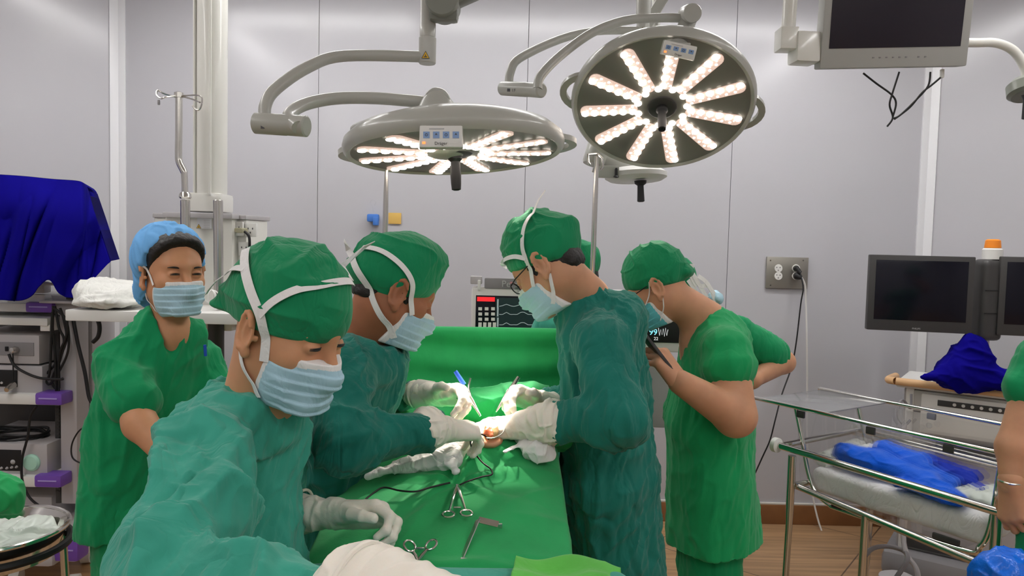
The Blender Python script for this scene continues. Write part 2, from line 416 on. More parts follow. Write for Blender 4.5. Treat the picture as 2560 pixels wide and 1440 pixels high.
b = MB().box((0, 1, -.03), (7.2, 7.4, .06), bev=0); o = b.build('floor', floor_mat()); o['kind'] = 'structure'
def strip(name, a, b, m, hh, z0, th=.02):
    a = A(*a, 0); b = A(*b, 0); d = nrm(b-a); n = A(d[1], -d[0], 0); mb = MB()
    mb.box((a+b)/2+n*th/2+Z*(z0+hh/2), (np.linalg.norm(b-a), th, hh), np.stack([d, -n, Z], 1), bev=.003)
    o = mb.build(name, m); o['kind'] = 'structure'; return o
strip('baseboard_back', (CX0, WY), (CX1, WY), M['kerb'], .115, 0)
strip('baseboard_back_left', (CX0-1, WY-1), (CX0, WY), M['kerb'], .115, 0)
strip('baseboard_back_right', (CX1, WY), (CX1+1, WY-1), M['kerb'], .115, 0)
strip('trim_1', (CX0, WY), (CX1, WY), M['offwhite'], .012, .115, .012)
tm = mat('white corner profile', (.74, .74, .76), rough=.35)
for i, (cx, s) in enumerate(((CX0, -1), (CX1, 1))):
    mb = MB(); mb.box((cx-s*.022, WY-.006, H/2), (.045, .012, H), bev=.002)
    q = math.sqrt(.5); d = A(s*q, -q, 0); n = A(-s*q, -q, 0)
    mb.box(A(cx, WY, H/2)+d*.025+n*.006, (.05, .012, H), np.stack([d, n, Z], 1), bev=.002)
    o = mb.build('trim_%d' % (i+2), tm); o['kind'] = 'structure'
# ceiling light ring (the long bright streaks mirrored in the wall panels)
em = mat('ceiling light diffuser', (1, 1, 1), emit=CEIL_EMIT, ecol=(1, .985, .97))
def ceiling_light(c, ln, ang, label):
    t = thing('ceiling_light', label, 'ceiling light', c, 'linear lights round the ceiling'); Rm = rotz(ang)
    MB().box(A(*c)-Z*.02, (ln, .20, .04), Rm, bev=.004).build('housing', M['offwhite'], t)
    MB().box(A(*c)-Z*.043, (ln-.03, .15, .008), Rm, bev=.002).build('diffuser', em, t)
for i, x in enumerate((-1.35, .05, 1.4)): ceiling_light((x, 3.45, H), 1.3, 0, ['linear ceiling light near back wall, left one', 'linear ceiling light near back wall, middle one', 'linear ceiling light near back wall, right one'][i])
for s, sd in ((-1, 'left'), (1, 'right')):
    for i, y in enumerate((2.6, 1.1, -.4)): ceiling_light((s*2.1, y, H), 1.2, math.pi/2, 'linear ceiling light on the %s side of the room, %s' % (sd, ['nearest the back wall', 'middle of its row', 'furthest from the back wall'][i]))
for i, x in enumerate((-1.1, 0.1, 1.3)): ceiling_light((x, -1.3, H), 1.1, 0, 'linear ceiling light behind the camera, %s one' % ['left', 'middle', 'right'][i])

# ------------------------------------------------------------------ surgical lamps
FIELD = P(1215, 1062, 1.88)
def disc_mesh(r, h, n=14, dome=.3):
    mb = MB(); mb.lathe([(r, 0), (r, h*.5), (r*.85, h*.85), (r*.4, h), (.0005, h)], (0, 0, 0), n=n)
    return make_mesh('led_lens', np.concatenate(mb.V), mb.F, [M['lens']])
_lm = []
def lens_mesh():
    if not _lm: _lm.append(disc_mesh(.0128, .004))
    return _lm[0]
def make_lamp(t, c, n, xd, Rr=.325, arms=11, fs=1, phase=0.0, inner=.075):
    n = nrm(n); xd = nrm(xd-n*np.dot(xd, n)); yd = np.cross(n, xd)
    B = np.stack([xd, yd, n], 1)
    W = lambda a, b, h: c+xd*a+yd*b+n*h
    hs = MB(); hs.lathe([(Rr*.93, 0), (Rr*.965, .006), (Rr*.99, -.004), (Rr, -.02), (Rr*.985, -.038), (Rr*.90, -.062), (Rr*.70, -.085), (Rr*.35, -.10), (.01, -.102)], c, n, n=72)
    hs.lathe([(Rr*.93, 0), (Rr*.925, -.008), (.01, -.010)], c, n, n=72)
    hs.build('lamp_housing', M['enamel'], t, angle=50)
    MB().lathe([(Rr*.928, -.008), (Rr*.925, -.004), (.01, -.004)], c, n, n=72).build('cover_glass', M['lampglass'], t)
    me = None
    for k in range(arms):
        a = 2*math.pi*(k+.5)/arms+phase; e = xd*math.cos(a)+yd*math.sin(a); f = np.cross(n, e); mb = MB()
        r0, r1, wd = Rr*.25, Rr*.895, .0235; poly = []
        for q in range(9): th = -math.pi/2+math.pi*q/8; poly.append((r1-wd+wd*math.cos(th), wd*math.sin(th)))
        for q in range(9): th = math.pi/2+math.pi*q/8; poly.append((r0+wd+wd*.8*math.cos(th), wd*.8*math.sin(th)))
        mb.prism(poly, c-n*.004, e, f, n, .009); st = mb.build('led_strip', M['glow'], t)
        for q in range(6):
            p = c+n*.005+e*(r0+.022+(r1-r0-.038)*q/5)+f*.011*fs
            if me is None: me = lens_mesh()
            o = bpy.data.objects.new('led_lens', me); C.objects.link(o); o.parent = st
            o.matrix_local = Matrix([[*B[i], p[i]] for i in range(3)]+[[0, 0, 0, 1]])
        sp = MB()
        for q in range(6):
            for (df, rr) in ((-.013*fs, .0055), (-.004*fs, .003)):
                p = c+n*.005+e*(r0+.022+(r1-r0-.03)*q/6+(df*fs+.013)*1.2)+f*df; sp.lathe([(rr, 0), (rr*.7, .002), (.0004, .0025)], p, n, n=8)
        sp.build('reflector_row', M['spark'], st)
    for k in range(arms):
        a = 2*math.pi*(k)/arms+phase; e = xd*math.cos(a)+yd*math.sin(a); p = c+n*.001+e*(inner+.012)
        o = bpy.data.objects.new('led_lens', me); C.objects.link(o); o.parent = t
        o.matrix_local = Matrix([[*B[i], p[i]-t.location[i]] for i in range(3)]+[[0, 0, 0, 1]])
    MB().lathe([(.052, -.004), (.052, .004), (.046, .007), (.01, .007)], c, n, n=36).build('hub_disc', M['darkgrey'], t)
    MB().lathe([(.020, .0), (.021, .012), (.014, .02), (.0145, .04), (.016, .06), (.015, .085), (.0135, .102), (.009, .104), (.005, .100)], c+n*.006, n, n=20).build('sterile_handle', M['black'], t)
    return W, xd, yd, n
def loop_handle(t, c, n, dirv, Rr, half=.42):
    """grip bar that stands off the rim"""
    dirv = nrm(dirv-n*np.dot(dirv, n)); sd = np.cross(n, dirv); mb = MB(); pts = []
    for q in np.linspace(-half, half, 13):
        rr = Rr*(.80+.28*max(0, math.cos(q/half*math.pi/2))**.6); pts.append(c+rr*(dirv*math.cos(q)+sd*math.sin(q))-n*(.035))
    V = []; 
    mb.ribbon(pts, [n]*len(pts), .024, .016); mb.build('grip_bar', M['enamel'], t)
def led_panel(t, c, ex, ey, wd, ht, name='control_panel'):
    ez = np.cross(ex, ey); B = np.stack([ex, ey, ez], 1)
    o = MB().box(c, (wd, ht, .018), B, bev=.004).build(name, M['offwhite'], t)
    MB().box(c-ez*.003, (wd*1.03, ht*1.07, .016), B, bev=.004).build('panel_bezel', M['enamel'], t)
    for k in range(4):
        MB().box(c+ex*wd*(-.34+.23*k)+ey*ht*.06+ez*.0095, (wd*.15, ht*.30, .001), B, bev=0).build('touch_button', M['btn'], o)
        m2 = MB(); q = c+ex*wd*(-.34+.23*k)+ey*ht*.06+ez*.0105
        if k % 2 == 0: m2.tube([q+(ex*math.cos(a)+ey*math.sin(a))*wd*.03 for a in np.linspace(0, 2*math.pi, 13)[:-1]], .0006, 5, closed=True)
        else: m2.prism([(-wd*.03, 0), (wd*.03, 0), (0, wd*.04)], q, ex, ey, ez, .0006)
        m2.build('button_symbol', M['ink'], o)
    MB().box(c-ex*wd*.40-ey*ht*.30+ez*.0095, (wd*.07, wd*.05, .002), B, bev=0).build('indicator_lamp', M['ledorange'], o)
    MB().box(c-ex*wd*.1+ey*ht*.34+ez*.0095, (wd*.35, ht*.05, .001), B, bev=0).build('level_bar', M['lightink'], o)
    text_mesh('wordmark', 'Dräger', M['ink'], c-ey*ht*.33+ez*.0096, ex, ey, ht*.20, o)
def spots(t, c, n, Rr, power, ang=13, k=5, target=None, phase=0.):
    xd = nrm(np.cross(n, Y_)); yd = np.cross(n, xd)
    for i in range(k):
        a = 2*math.pi*i/k+phase; p = c+n*.012+Rr*(xd*math.cos(a)+yd*math.sin(a))
        l = bpy.data.lights.new('lamp beam', 'SPOT'); l.energy = power; l.spot_size = R(ang); l.spot_blend = .7; l.shadow_soft_size = .012; l.color = (1, .90, .78)
        o = bpy.data.objects.new('lamp_beam', l); C.objects.link(o); d = Vector(tuple(target-p)); o.rotation_euler = d.to_track_quat('-Z', 'Y').to_euler(); o.location = tuple(p)
def tubepx(mb, pts, r, smooth=6, n=14, mi=0):
    mb.tube([P(*p) for p in pts], r, n=n, smooth=smooth, mi=mi)
def warning(parent, c, ex, ey, s):
    ez = np.cross(ex, ey); o = MB().prism([(-s, -s*.8), (s, -s*.8), (0, s)], c, ex, ey, ez, .0008).build('warning_triangle', M['warn'], parent)
    mb = MB(); pts = [c+ez*.001+ex*a*s*1.15+ey*b*s*1.15 for a, b in ((-1, -.8), (1, -.8), (0, 1))]
    for i in range(3): mb.tube([pts[i], pts[(i+1) % 3]], s*.08, 5)
    mb.box(c+ez*.001+ey*-s*.45, (s*.9, s*.22, .0012), np.stack([ex, ey, ez], 1), bev=0); mb.box(c+ez*.001+ey*-s*.1, (s*.2, s*.6, .0012), np.stack([ex, ey, ez], 1), bev=0)
    mb.build('warning_symbol', M['ink'], o)

# left lamp, seen nearly edge on
c1 = P(1137, 383, 2.20); n1 = nrm(A(.07, -.085, -1))
t1 = thing('surgical_lamp', 'large round surgical lamp seen nearly edge-on, left of the two big lit lamps', 'surgical lamp', c1)
Wf, xd, yd, n = make_lamp(t1, c1, n1, A(1, 0, 0), phase=.12)
f1 = nrm(A(0, 1, 0)-n*np.dot(A(0, 1, 0), n))
loop_handle(t1, c1, n, A(-1, .35, 0), .335); loop_handle(t1, c1, n, A(1, .25, 0), .335)
g = SDF()   # raised saddle of the housing that carries the joint
g.el(c1-n*.055+f1*-.02, (.30, .20, .045), k=.02); g.rc(c1-n*.06-X*.03, P(1092, 262, 2.12), .075, .042, k=.06)
sdf_obj('lamp_hood', g, .006, M['enamel'], t1)
mb = MB(); J1 = P(1092, 252, 2.10); mb.lathe([(.036, 0), (.038, .003), (.038, .11), (.03, .115)], J1, Y_, n=32); mb.lathe([(.033, -.003), (.034, 0.001), (.005, 0.001)], J1, Y_, n=32); mb.build('swivel_joint', M['enamel'], t1)
led_panel(t1, P(1103, 343, 1.885), nrm(A(1, .03, .03)), nrm(A(-.03, .12, 1)), .107, .056)
mb = MB(); mb.rc = None; mb.box(P(1103, 335, 1.925), (.05, .08, .012), bev=.004); mb.build('panel_bracket', M['enamel'], t1)
mb = MB(); tubepx(mb, [(1085, 258, 2.16), (950, 246, 2.16), (840, 246, 2.12), (760, 262, 2.05), (722, 290, 1.98), (745, 318, 1.93)], .0175); mb.build('lower_arm', M['enamel'], t1)
mb = MB(); a, b_ = P(638, 308, 1.98), P(768, 316, 1.95); mb.tube([a, a+(b_-a)*.02, a+(b_-a)*.6, a+(b_-a)*.61, a+(b_-a)*.98, b_], [.024, .028, .028, .027, .028, .024], 24); jd = mb.build('elbow_joint', M['enamel'], t1)
text_mesh('joint_label', '\u25A0 1F', M['ink'], P(665, 318, 1.948), X, Z, .014, jd)
mb = MB(); tubepx(mb, [(662, 300, 1.98), (664, 262, 1.99), (690, 222, 2.02), (770, 168, 2.10), (860, 140, 2.18), (1065, 142, 2.22)], .0165); mb.build('upper_arm', M['enamel'], t1)
mb = MB(); a = P(1068, 160, 2.22); mb.lathe([(.023, 0), (.0255, .003), (.0255, .075), (.0235, .077), (.0235, .115), (.0225, .117), (.0225, .8)], a, Z, n=28); vp = mb.build('drop_post', M['enamel'], t1)
warning(vp, P(1064, 138, 2.193), X, Z, .010)
mb = MB(); k1 = P(1108, 8, 2.20); mb.lathe([(.045, -.045), (.048, -.04), (.048, .05), (.04, .055)], k1, Y_, n=36); mb.build('spring_arm_joint', M['enamel2'], t1)
mb = MB(); e1_ = P(1330, -90, 2.25); dd = nrm(e1_-k1); mb.box((k1+e1_)/2+Z*.01, (np.linalg.norm(e1_-k1), .06, .075), np.stack([dd, Y_, np.cross(dd, Y_)], 1), bev=.012)
mb.box(P(1110, 30, 2.2), (.085, .05, .06), rotz(0), bev=.015); mb.build('spring_arm', M['enamel2'], t1)

# right lamp, facing the camera
c2 = P(1655, 268, 2.67); n2 = nrm(A(-.085, -.57, -.80))
t2 = thing('surgical_lamp', 'large round surgical lamp showing its whole lit face, right of the two big lamps', 'surgical lamp', c2)
Wf, xd, yd, n = make_lamp(t2, c2, n2, A(1, 0, -.09), phase=.23)
upv = nrm(A(0, -.8, .57)-n*np.dot(A(0, -.8, .57), n)); upv = -upv if upv[2] < 0 else upv
loop_handle(t2, c2, n, -xd if (-xd)[0] < 0 else xd, .33, .3); loop_handle(t2, c2, n, xd, .33, .3)
g = SDF(); J2 = P(1722, 45, 2.62); g.rc(c2+upv*.26-n*.03, P(1705, 95, 2.62), .05, .032, k=.05); g.rc(P(1705, 95, 2.62), J2, .028, .030, k=.02)
sdf_obj('lamp_hood', g, .006, M['enamel'], t2)
mb = MB(); mb.lathe([(.030, 0), (.032, .003), (.032, .09), (.026, .093)], J2-Y_*.055, nrm(A(0, 1, .25)), n=32); mb.build('swivel_joint', M['enamel'], t2)
pc = c2+upv*.306+xd*.062-n*-.002
exq = nrm(xd); led_panel(t2, P(1697, 126, 2.40), nrm(A(1, .05, -.17)), nrm(np.cross(nrm(A(0, -.97, -.25)), nrm(A(1, .05, -.17)))), .108, .042)
mb = MB(); mb.box(P(1697, 122, 2.45), (.06, .08, .02), bev=.004); mb.build('panel_bracket', M['enamel'], t2)
mb = MB(); tubepx(mb, [(1712, 45, 2.62), (1640, 45, 2.62), (1560, 52, 2.60), (1480, 82, 2.56), (1400, 140, 2.50), (1352, 190, 2.46), (1344, 222, 2.45)], .0155); mb.build('lower_arm', M['enamel'], t2)
mb = MB(); a, b_ = P(1256, 221, 2.62), P(1355, 226, 2.45); mb.tube([a, a+(b_-a)*.02, a+(b_-a)*.65, a+(b_-a)*.66, a+(b_-a)*.98, b_], [.02, .0245, .0245, .0235, .0245, .02], 24); jd = mb.build('elbow_joint', M['enamel'], t2)
text_mesh('joint_label', '\u25A0 1F', M['ink'], P(1278, 226, 2.52), X, Z, .014, jd)
mb = MB(); tubepx(mb, [(1272, 215, 2.62), (1276, 180, 2.63), (1300, 145, 2.66), (1400, 98, 2.78), (1490, 78, 2.85), (1610, 76, 2.88)], .0155); mb.build('upper_arm', M['enamel'], t2)
mb = MB(); a = P(1606, 108, 2.88); mb.lathe([(.020, 0), (.0245, .003), (.0245, .09), (.022, .092), (.028, .10), (.028, .8)], a, Z, n=28); vp = mb.build('drop_post', M['enamel'], t2); warning(vp, P(1606, 76, 2.85), X, Z, .0105)
mb = MB(); a, b_ = P(1680, -40, 2.95), P(1583, 118, 3.02); dd = nrm(b_-a); mb.box((a+b_)/2, (np.linalg.norm(b_-a), .05, .045), np.stack([dd, Y_, np.cross(dd, Y_)], 1), bev=.01); mb.build('spring_arm', M['enamel'], t2)

# small third lamp head behind, seen edge on
c3 = P(1560, 420, 3.15); n3 = nrm(A(.05, -.05, -1))
t3 = thing('camera_lamp', 'small unlit lamp head with a black handle hanging behind the right lamp', 'lamp', c3)
mb = MB(); mb.lathe([(.11, .0), (.13, -.012), (.13, -.03), (.10, -.05), (.01, -.055)], P(1590, 452, 3.15), n3, n=40); mb.build('lamp_head', M['offwhite'], t3)
mb = MB(); mb.tube([P(1486, 404, 3.15), P(1520, 412, 3.15), P(1580, 428, 3.15), P(1640, 438, 3.15)], [.045, .05, .032, .02], 20); mb.build('lamp_body', M['enamel'], t3)
mb = MB(); mb.lathe([(.042, 0), (.046, .01), (.046, .09), (.04, .1)], P(1482, 412, 3.10), nrm(A(.25, .1, .9)), n=28); mb.box(P(1520, 430, 3.06), (.09, .02, .05), bev=.006); mb.build('side_cap', M['enamel'], t3)
mb = MB(); mb.lathe([(.004, 0), (.006, .005), (.006, .03), (.012, .036), (.004, .04)], P(1541, 420, 3.04), -Z, n=12); mb.build('small_knob', M['black'], t3)
mb = MB(); mb.lathe([(.026, 0), (.024, .012), (.013, .02), (.014, .05), (.0155, .085), (.010, .088)], P(1601, 452, 3.1), n3, n=20); mb.build('sterile_handle', M['black'], t3)
mb = MB(); tubepx(mb, [(1530, 405, 3.2), (1600, 380, 3.3), (1640, 300, 3.35), (1640, 150, 3.35), (1640, -80, 3.35)], .018); mb.build('support_arm', M['enamel'], t3)
# arm with a lamp at the right edge
c4 = P(2568, 230, 2.9)
t4 = thing('wall_side_lamp', 'lamp disc on a curved cream arm at the right edge of the picture', 'lamp', c4)
mb = MB(); tubepx(mb, [(2380, 106, 2.95), (2440, 107, 2.95), (2492, 108, 2.95), (2535, 128, 2.95), (2562, 170, 2.95), (2566, 205, 2.95)], .0175); mb.build('curved_arm', M['cream'], t4)
mb = MB(); mb.lathe([(.055, .0), (.068, -.012), (.066, -.05), (.045, -.07), (.01, -.072)], P(2568, 240, 2.95), nrm(A(0, -.35, -1)), n=36); mb.build('lamp_head', M['enamel2'], t4)
mb = MB(); mb.lathe([(.02, 0), (.016, .01), (.013, .02), (.014, .09), (.01, .092)], P(2568, 238, 2.9), -Z, n=20); mb.build('sterile_handle', M['black'], t4)
mb = MB(); tubepx(mb, [(2400, 106, 2.95), (2300, 104, 3.0), (2200, 60, 3.05), (2190, -60, 3.05)], .0175); mb.build('drop_post', M['cream'], t4)

spots(t1, c1, n1, .20, 100, 15, 5, FIELD)
spots(t2, c2, n2, .20, 100, 15, 5, FIELD, phase=.4)
# extra narrow beams added at the lamps to brighten the tops of three caps
spots(t2, c2, n2, .26, 22, 7, 1, P(1082, 612, 1.76), phase=2.6)
spots(t1, c1, n1, .22, 12, 16, 1, P(1300, 560, 1.95), phase=.2)
spots(t2, c2, n2, .26, 14, 12, 1, P(1640, 628, 2.36), phase=4.4)

# ceiling hung monitor
cm = P(2222, 60, 2.57); t = thing('ceiling_monitor', 'grey framed monitor hanging from the ceiling at upper right', 'monitor', cm)
ex = nrm(A(1, .02, .045)); ez = nrm(A(-.02, -.985, -.17)); ey = np.cross(ez, ex); ex = np.cross(ey, ez); B = np.stack([ex, ey, ez], 1)
bl = P(2050, 172, 2.57); wd_, ht_ = .494, .40; cc = bl+ex*wd_/2+ey*ht_/2
mb = MB(); mb.box(cc-ez*.03, (wd_, ht_, .06), B, bev=.006); mb.build('monitor_casing', mat('pale grey monitor casing', (.40, .40, .38), rough=.45), t)
MB().box(cc+ex*-.002+ey*.028+ez*.0, (.440, .326, .004), B, bev=.001).build('screen', mat('switched off monitor glass', (.018, .014, .022), rough=.25), t)
for k in range(8): MB().box(cc+ex*(-.07+.022*k+(.02 if k > 5 else 0))+ey*(-.167)+ez*.001, (.006, .004, .002), B, bev=0).build('control_button', M['grey'], t)
mb = MB(); mb.box(P(2010, 122, 2.60), (.085, .08, .105), rotz(.1), bev=.012); mb.box(P(2040, 128, 2.60), (.06, .06, .08), rotz(.1), bev=.006); mb.build('tilt_bracket', M['cream'], t)
mb = MB(); mb.box(P(1966, 100, 2.6), (.062, .07, .075), bev=.005); mb.build('swivel_joint', M['cream'], t)
mb = MB(); a = P(1970, 82, 2.6); mb.lathe([(.0235, 0), (.0235, 1.0)], a, nrm(A(.03, 0, 1)), n=24); mb.build('drop_post', M['cream'], t)
mb = MB(); Yc = 2.6
for pts in ([(2158, 183, Yc), (2190, 208, Yc), (2228, 236, Yc), (2240, 258, Yc), (2232, 292, Yc)], [(2248, 180, Yc), (2232, 230, Yc), (2224, 262, Yc), (2232, 294, Yc), (2218, 316, Yc)],
            [(2326, 180, Yc), (2320, 215, Yc), (2290, 250, Yc), (2250, 288, Yc), (2232, 296, Yc)], [(2356, 190, Yc), (2330, 212, Yc), (2305, 232, Yc), (2275, 268, Yc), (2236, 298, Yc)]):
    tubepx(mb, pts, .0034, n=8)
mb.build('cable_bundle', M['black'], t)
MB().box(P(2355, 184, 2.6), (.012, .012, .03), bev=.003).build('cable_plug', M['offwhite'], t)

# ------------------------------------------------------------------ left pendant with socket head
t = thing('ceiling_pendant', 'cream ceiling pendant column with a socket head behind the nurse in the blue cap', 'supply pendant', P(520, 560, 3.4))
mb = MB(); a = P(526, 490, 3.4); mb.lathe([(.073, -.02), (.073, 1.7)], a, Z, n=32); mb.tube([a+A(.03, -.078, 0), a+A(.03, -.078, 1.6)], .006, 8); mb.tube([a+A(-.045, -.065, 0), a+A(-.045, -.065, 1.6)], .006, 8); mb.build('column', M['cream'], t)
MB().box(P(524, 508, 3.4), (.165, .16, .085), bev=.015).build('column_collar', M['cream'], t)
hd = MB(); hd.box(P(522, 680, 3.42), (.30, .22, .52), bev=.01); hd.box(P(440, 680, 3.46), (.17, .16, .50), rotz(.35), bev=.01); hd.box(P(604, 684, 3.46), (.17, .16, .50), rotz(-.30), bev=.01); h_ = hd.build('socket_head', M['cream'], t)
mb = MB(); mb.box(P(522, 541, 3.40), (.31, .25, .022), bev=.004); mb.box(P(438, 541, 3.46), (.175, .18, .02), rotz(.35), bev=.004); mb.box(P(606, 545, 3.46), (.175, .18, .02), rotz(-.30), bev=.004); mb.build('head_top_edge', M['plastic'], t)
Rp = rotz(-.30)
for (px, py) in ((594, 572), (628, 575), (612, 622)):
    o = MB().box(P(px, py, 3.35), (.062, .012, .062), Rp, bev=.004).build('power_socket', M['offwhite'], t); k = MB()
    for dx, dz in ((-.012, .006), (.012, .006), (0, -.012)): k.box(P(px, py, 3.35)+Rp@A(dx, -.0065, dz), (.005, .002, .008), Rp, bev=0)
    k.build('socket_hole', M['ink'], o)
mb = MB(); mb.box(P(603, 576, 3.31), (.05, .04, .022), rotz(-.5), bev=.008); mb.build('power_plug', mat('beige plug', (.42, .40, .27), rough=.5), t)
mb = MB(); tubepx(mb, [(610, 578, 3.30), (622, 590, 3.28), (624, 615, 3.28), (622, 650, 3.3)], .006, n=8); mb.build('power_cord', M['black'], t)
o = MB().box(P(511, 556, 3.29), (.065, .002, .055), bev=0).build('rating_label', mat('grey label paper', (.60, .60, .62), rough=.6), t)
warning(o, P(497, 566, 3.288), X, Z, .009)
k = MB()
for i in range(5): k.box(P(517, 551+4.4*i, 3.288), (.026, .001, .003), bev=0)
k.build('label_print', M['lightink'], o)
for (px, py0, Yt) in ((463, 500, 3.18), (545, 500, 3.18)):
    mb = MB(); a, b_ = P(px, py0, Yt), P(px+2, 800, Yt); rr = .020
    mb.tube([a, a+(b_-a)*.005, b_], [rr*.9, rr, rr], 20)
    if px < 500: mb.lathe([(.021, 0), (.026, .006), (.024, .02), (.018, .028)], P(463, 497, Yt), Z, n=24)
    o = mb.build('steel_post', M['steel'], t)
mb = MB(); tubepx(mb, [(463, 492, 3.18), (461, 440, 3.18), (459, 428, 3.18), (448, 405, 3.18), (446, 385, 3.18), (447, 320, 3.18), (447, 238, 3.18)], [.0135, .0135, .0145, .0145, .0145, .0145, .0145]); mb.lathe([(.019, 0), (.019, .02), (.01, .024)], P(447, 244, 3.18), Z, n=16); o = mb.build('infusion_pole', M['steel'], t)
for s in (-1, 1):
    mb = MB()
    if s < 0: pts = [(440, 243, 3.18), (412, 235, 3.16), (394, 226, 3.14), (392, 238, 3.13), (402, 246, 3.12), (415, 243, 3.12), (438, 240, 3.16)]
    else: pts = [(455, 240, 3.18), (488, 238, 3.14), (503, 242, 3.12), (505, 256, 3.11), (500, 272, 3.11), (490, 274, 3.11), (481, 264, 3.11)]
    tubepx(mb, pts, .0035, n=8)
    if s > 0: tubepx(mb, [(456, 241, 3.18), (480, 248, 3.14), (500, 256, 3.11)], .0035, n=8)
    mb.build('bag_hook', M['steel'], o)
MB().box(P(397, 256, 3.13), (.010, .010, .022), bev=.004).build('hook_tip', M['grey'], o)
mb = MB(); mb.box(P(430, 785, 3.1)+A(.07, .06, 0), (.86, .42, .045), bev=.006); sh = mb.build('pendant_shelf', M['offwhite'], t)
mb = MB(); mb.tube([P(212, 782, 3.05), P(247, 784, 3.05)], [.018, .020], 20); mb.build('shelf_grip', M['darkgrey'], sh)
mb = MB(); tubepx(mb, [(205, 736, 3.1), (224, 756, 3.08), (232, 775, 3.05), (248, 810, 3.05), (246, 840, 3.05), (232, 856, 3.05)], .0085, n=10); tag(mb.build('hanging_cable', M['black']), 'short black cable curling down beside the pendant shelf', 'cable')
mb = MB(); mb.tube([P(540, 805, 3.3), P(540, 1000, 3.3)], .035, 16); mb.build('shelf_post', M['darkgrey'], t)
# things on the shelf
sz = P(430, 770, 3.1)[2]+.004
g = SDF(); a = P(275, 742, 3.08)
g.el(a+A(-.05, 0, .02), (.08, .12, .06), k=.03); g.el(a+A(.06, .02, .015), (.10, .13, .05), k=.04); g.el(a+A(.02, -.06, -.015), (.13, .09, .03), k=.03); g.cut(A(0, 0, sz), -Z)
tag(sdf_obj('folded_cloth', g, .006, M['whitecloth'], disp=lambda v: .010*folds(v, A(1, .3, .2), 14, 3, 5)+.006*folds(v, A(.2, 1, 0), 25, 2, 9)), 'crumpled white cloth lying on the left end of the pendant shelf', 'cloth')
mb = MB(); a = P(529, 742, 3.05)
for k in range(5):
    th = rng.uniform(0, 3.1); e = A(math.cos(th), math.sin(th)*.6, 0); mb.tube([a+A(0, 0, .0)+.032*(e*math.cos(q)+Z*math.sin(q)*.85) for q in np.linspace(0, 2*math.pi, 25)[:-1]], .0028, 6, closed=True)
tag(mb.build('cable_coil', M['offwhite']), 'small coil of white cable on the pendant shelf beside the nurse', 'cable coil')
mb = MB(); a = P(556, 744, 3.1); mb.box(a, (.05, .05, .06), bev=.01); o = tag(mb.build('small_device', M['darkgrey']), 'small dark box on the pendant shelf behind the cable coil', 'device')

# ------------------------------------------------------------------ wall outlet plate, cords, hanger and note
t = thing('wall_outlet', 'steel wall outlet plate with two plugs in its right half', 'outlet', P(1967, 682, WY))
mb = MB(); mb.box(P(1967, 682, WY-.01), (.242, .014, .182), bev=.002); pl = mb.build('plate', M['satin'], t)
for (px, py) in ((1946, 671), (1946, 690), (1990, 671), (1990, 690)):
    o = MB().lathe([(.0235, 0), (.022, .004), (.005, .004)], P(px, py, WY-.018), -Y_, n=24).build('socket', M['offwhite'], t); k = MB()
    for q in range(3): a = q*2.094+.5; k.box(P(px, py, WY-.0225)+A(math.cos(a)*.011, 0, math.sin(a)*.011), (.005, .002, .005), bev=0)
    k.build('socket_slot', M['ink'], o)
for (dx, dy) in ((-1, -1), (1, -1), (-1, 1), (1, 1)): MB().lathe([(.005, 0), (.004, .002), (.0005, .002)], P(1967+dx*41, 682+dy*31, WY-.017), -Y_, n=12).build('screw', M['steel'], t)
for (x0, y0, x1, y1, pr, pts, r_, cm_, lab) in ((1992, 690, 2003, 694, [.021, .020, .012], [(2004, 694, 4.23), (2013, 715, 4.24), (2015, 760, 4.25), (2017, 850, 4.24), (2018, 970, 4.26), (2018, 1100, 4.26), (2030, 1230, 4.25), (2060, 1340, 4.2), (2110, 1378, 4.1), (2190, 1392, 4.0), (2250, 1392, 3.9)], .0052, 'offwhite', 'white mains lead with a black plug running down the wall from the steel outlet'),
    (1990, 671, 2001, 682, [.018, .014, .010], [(2001, 684, 4.23), (2008, 720, 4.2), (2002, 760, 4.2), (1990, 860, 4.2), (1978, 920, 4.2), (1955, 985, 4.15), (1938, 1050, 4.1), (1925, 1100, 4.1), (1905, 1145, 4.1), (1880, 1200, 4.1)], .0042, 'black', 'thin black mains lead hanging down the wall from the steel outlet')):
    t = thing('mains_lead', lab, 'lead', P(x0, y0, WY-.03))
    MB().tube([P(x0, y0, WY-.02), P(x0+2, y0, WY-.06), P(x1, y1, WY-.075)], pr, 16).build('plug', M['black'], t)
    mb = MB(); tubepx(mb, pts, r_, n=8); mb.build('cable', M[cm_], t)
t = thing('wall_hanger', 'blue plastic hanger clipped on the back wall above the green caps', 'hanger', P(933, 545, WY-.03))
mb = MB(); mb.box(P(933, 545, WY-.03), (.068, .04, .045), bev=.01); mb.box(P(940, 553, WY-.03), (.03, .05, .05), bev=.008); mb.build('clip_body', M['bluetag'], t)
mb = MB(); tubepx(mb, [(934, 530, 4.28), (932, 518, 4.28), (926, 508, 4.28), (932, 500, 4.28), (940, 506, 4.28), (936, 514, 4.28)], .003, n=6); tubepx(mb, [(932, 560, 4.28), (933, 640, 4.28)], .004, n=6); mb.build('hook', M['acrylic'], t)
mb = MB(); mb.box(P(987, 546, WY-.006), (.074, .004, .064), bev=.001); tag(mb.build('paper_note', M['yellow']), 'square yellow paper note stuck on the back wall', 'note')

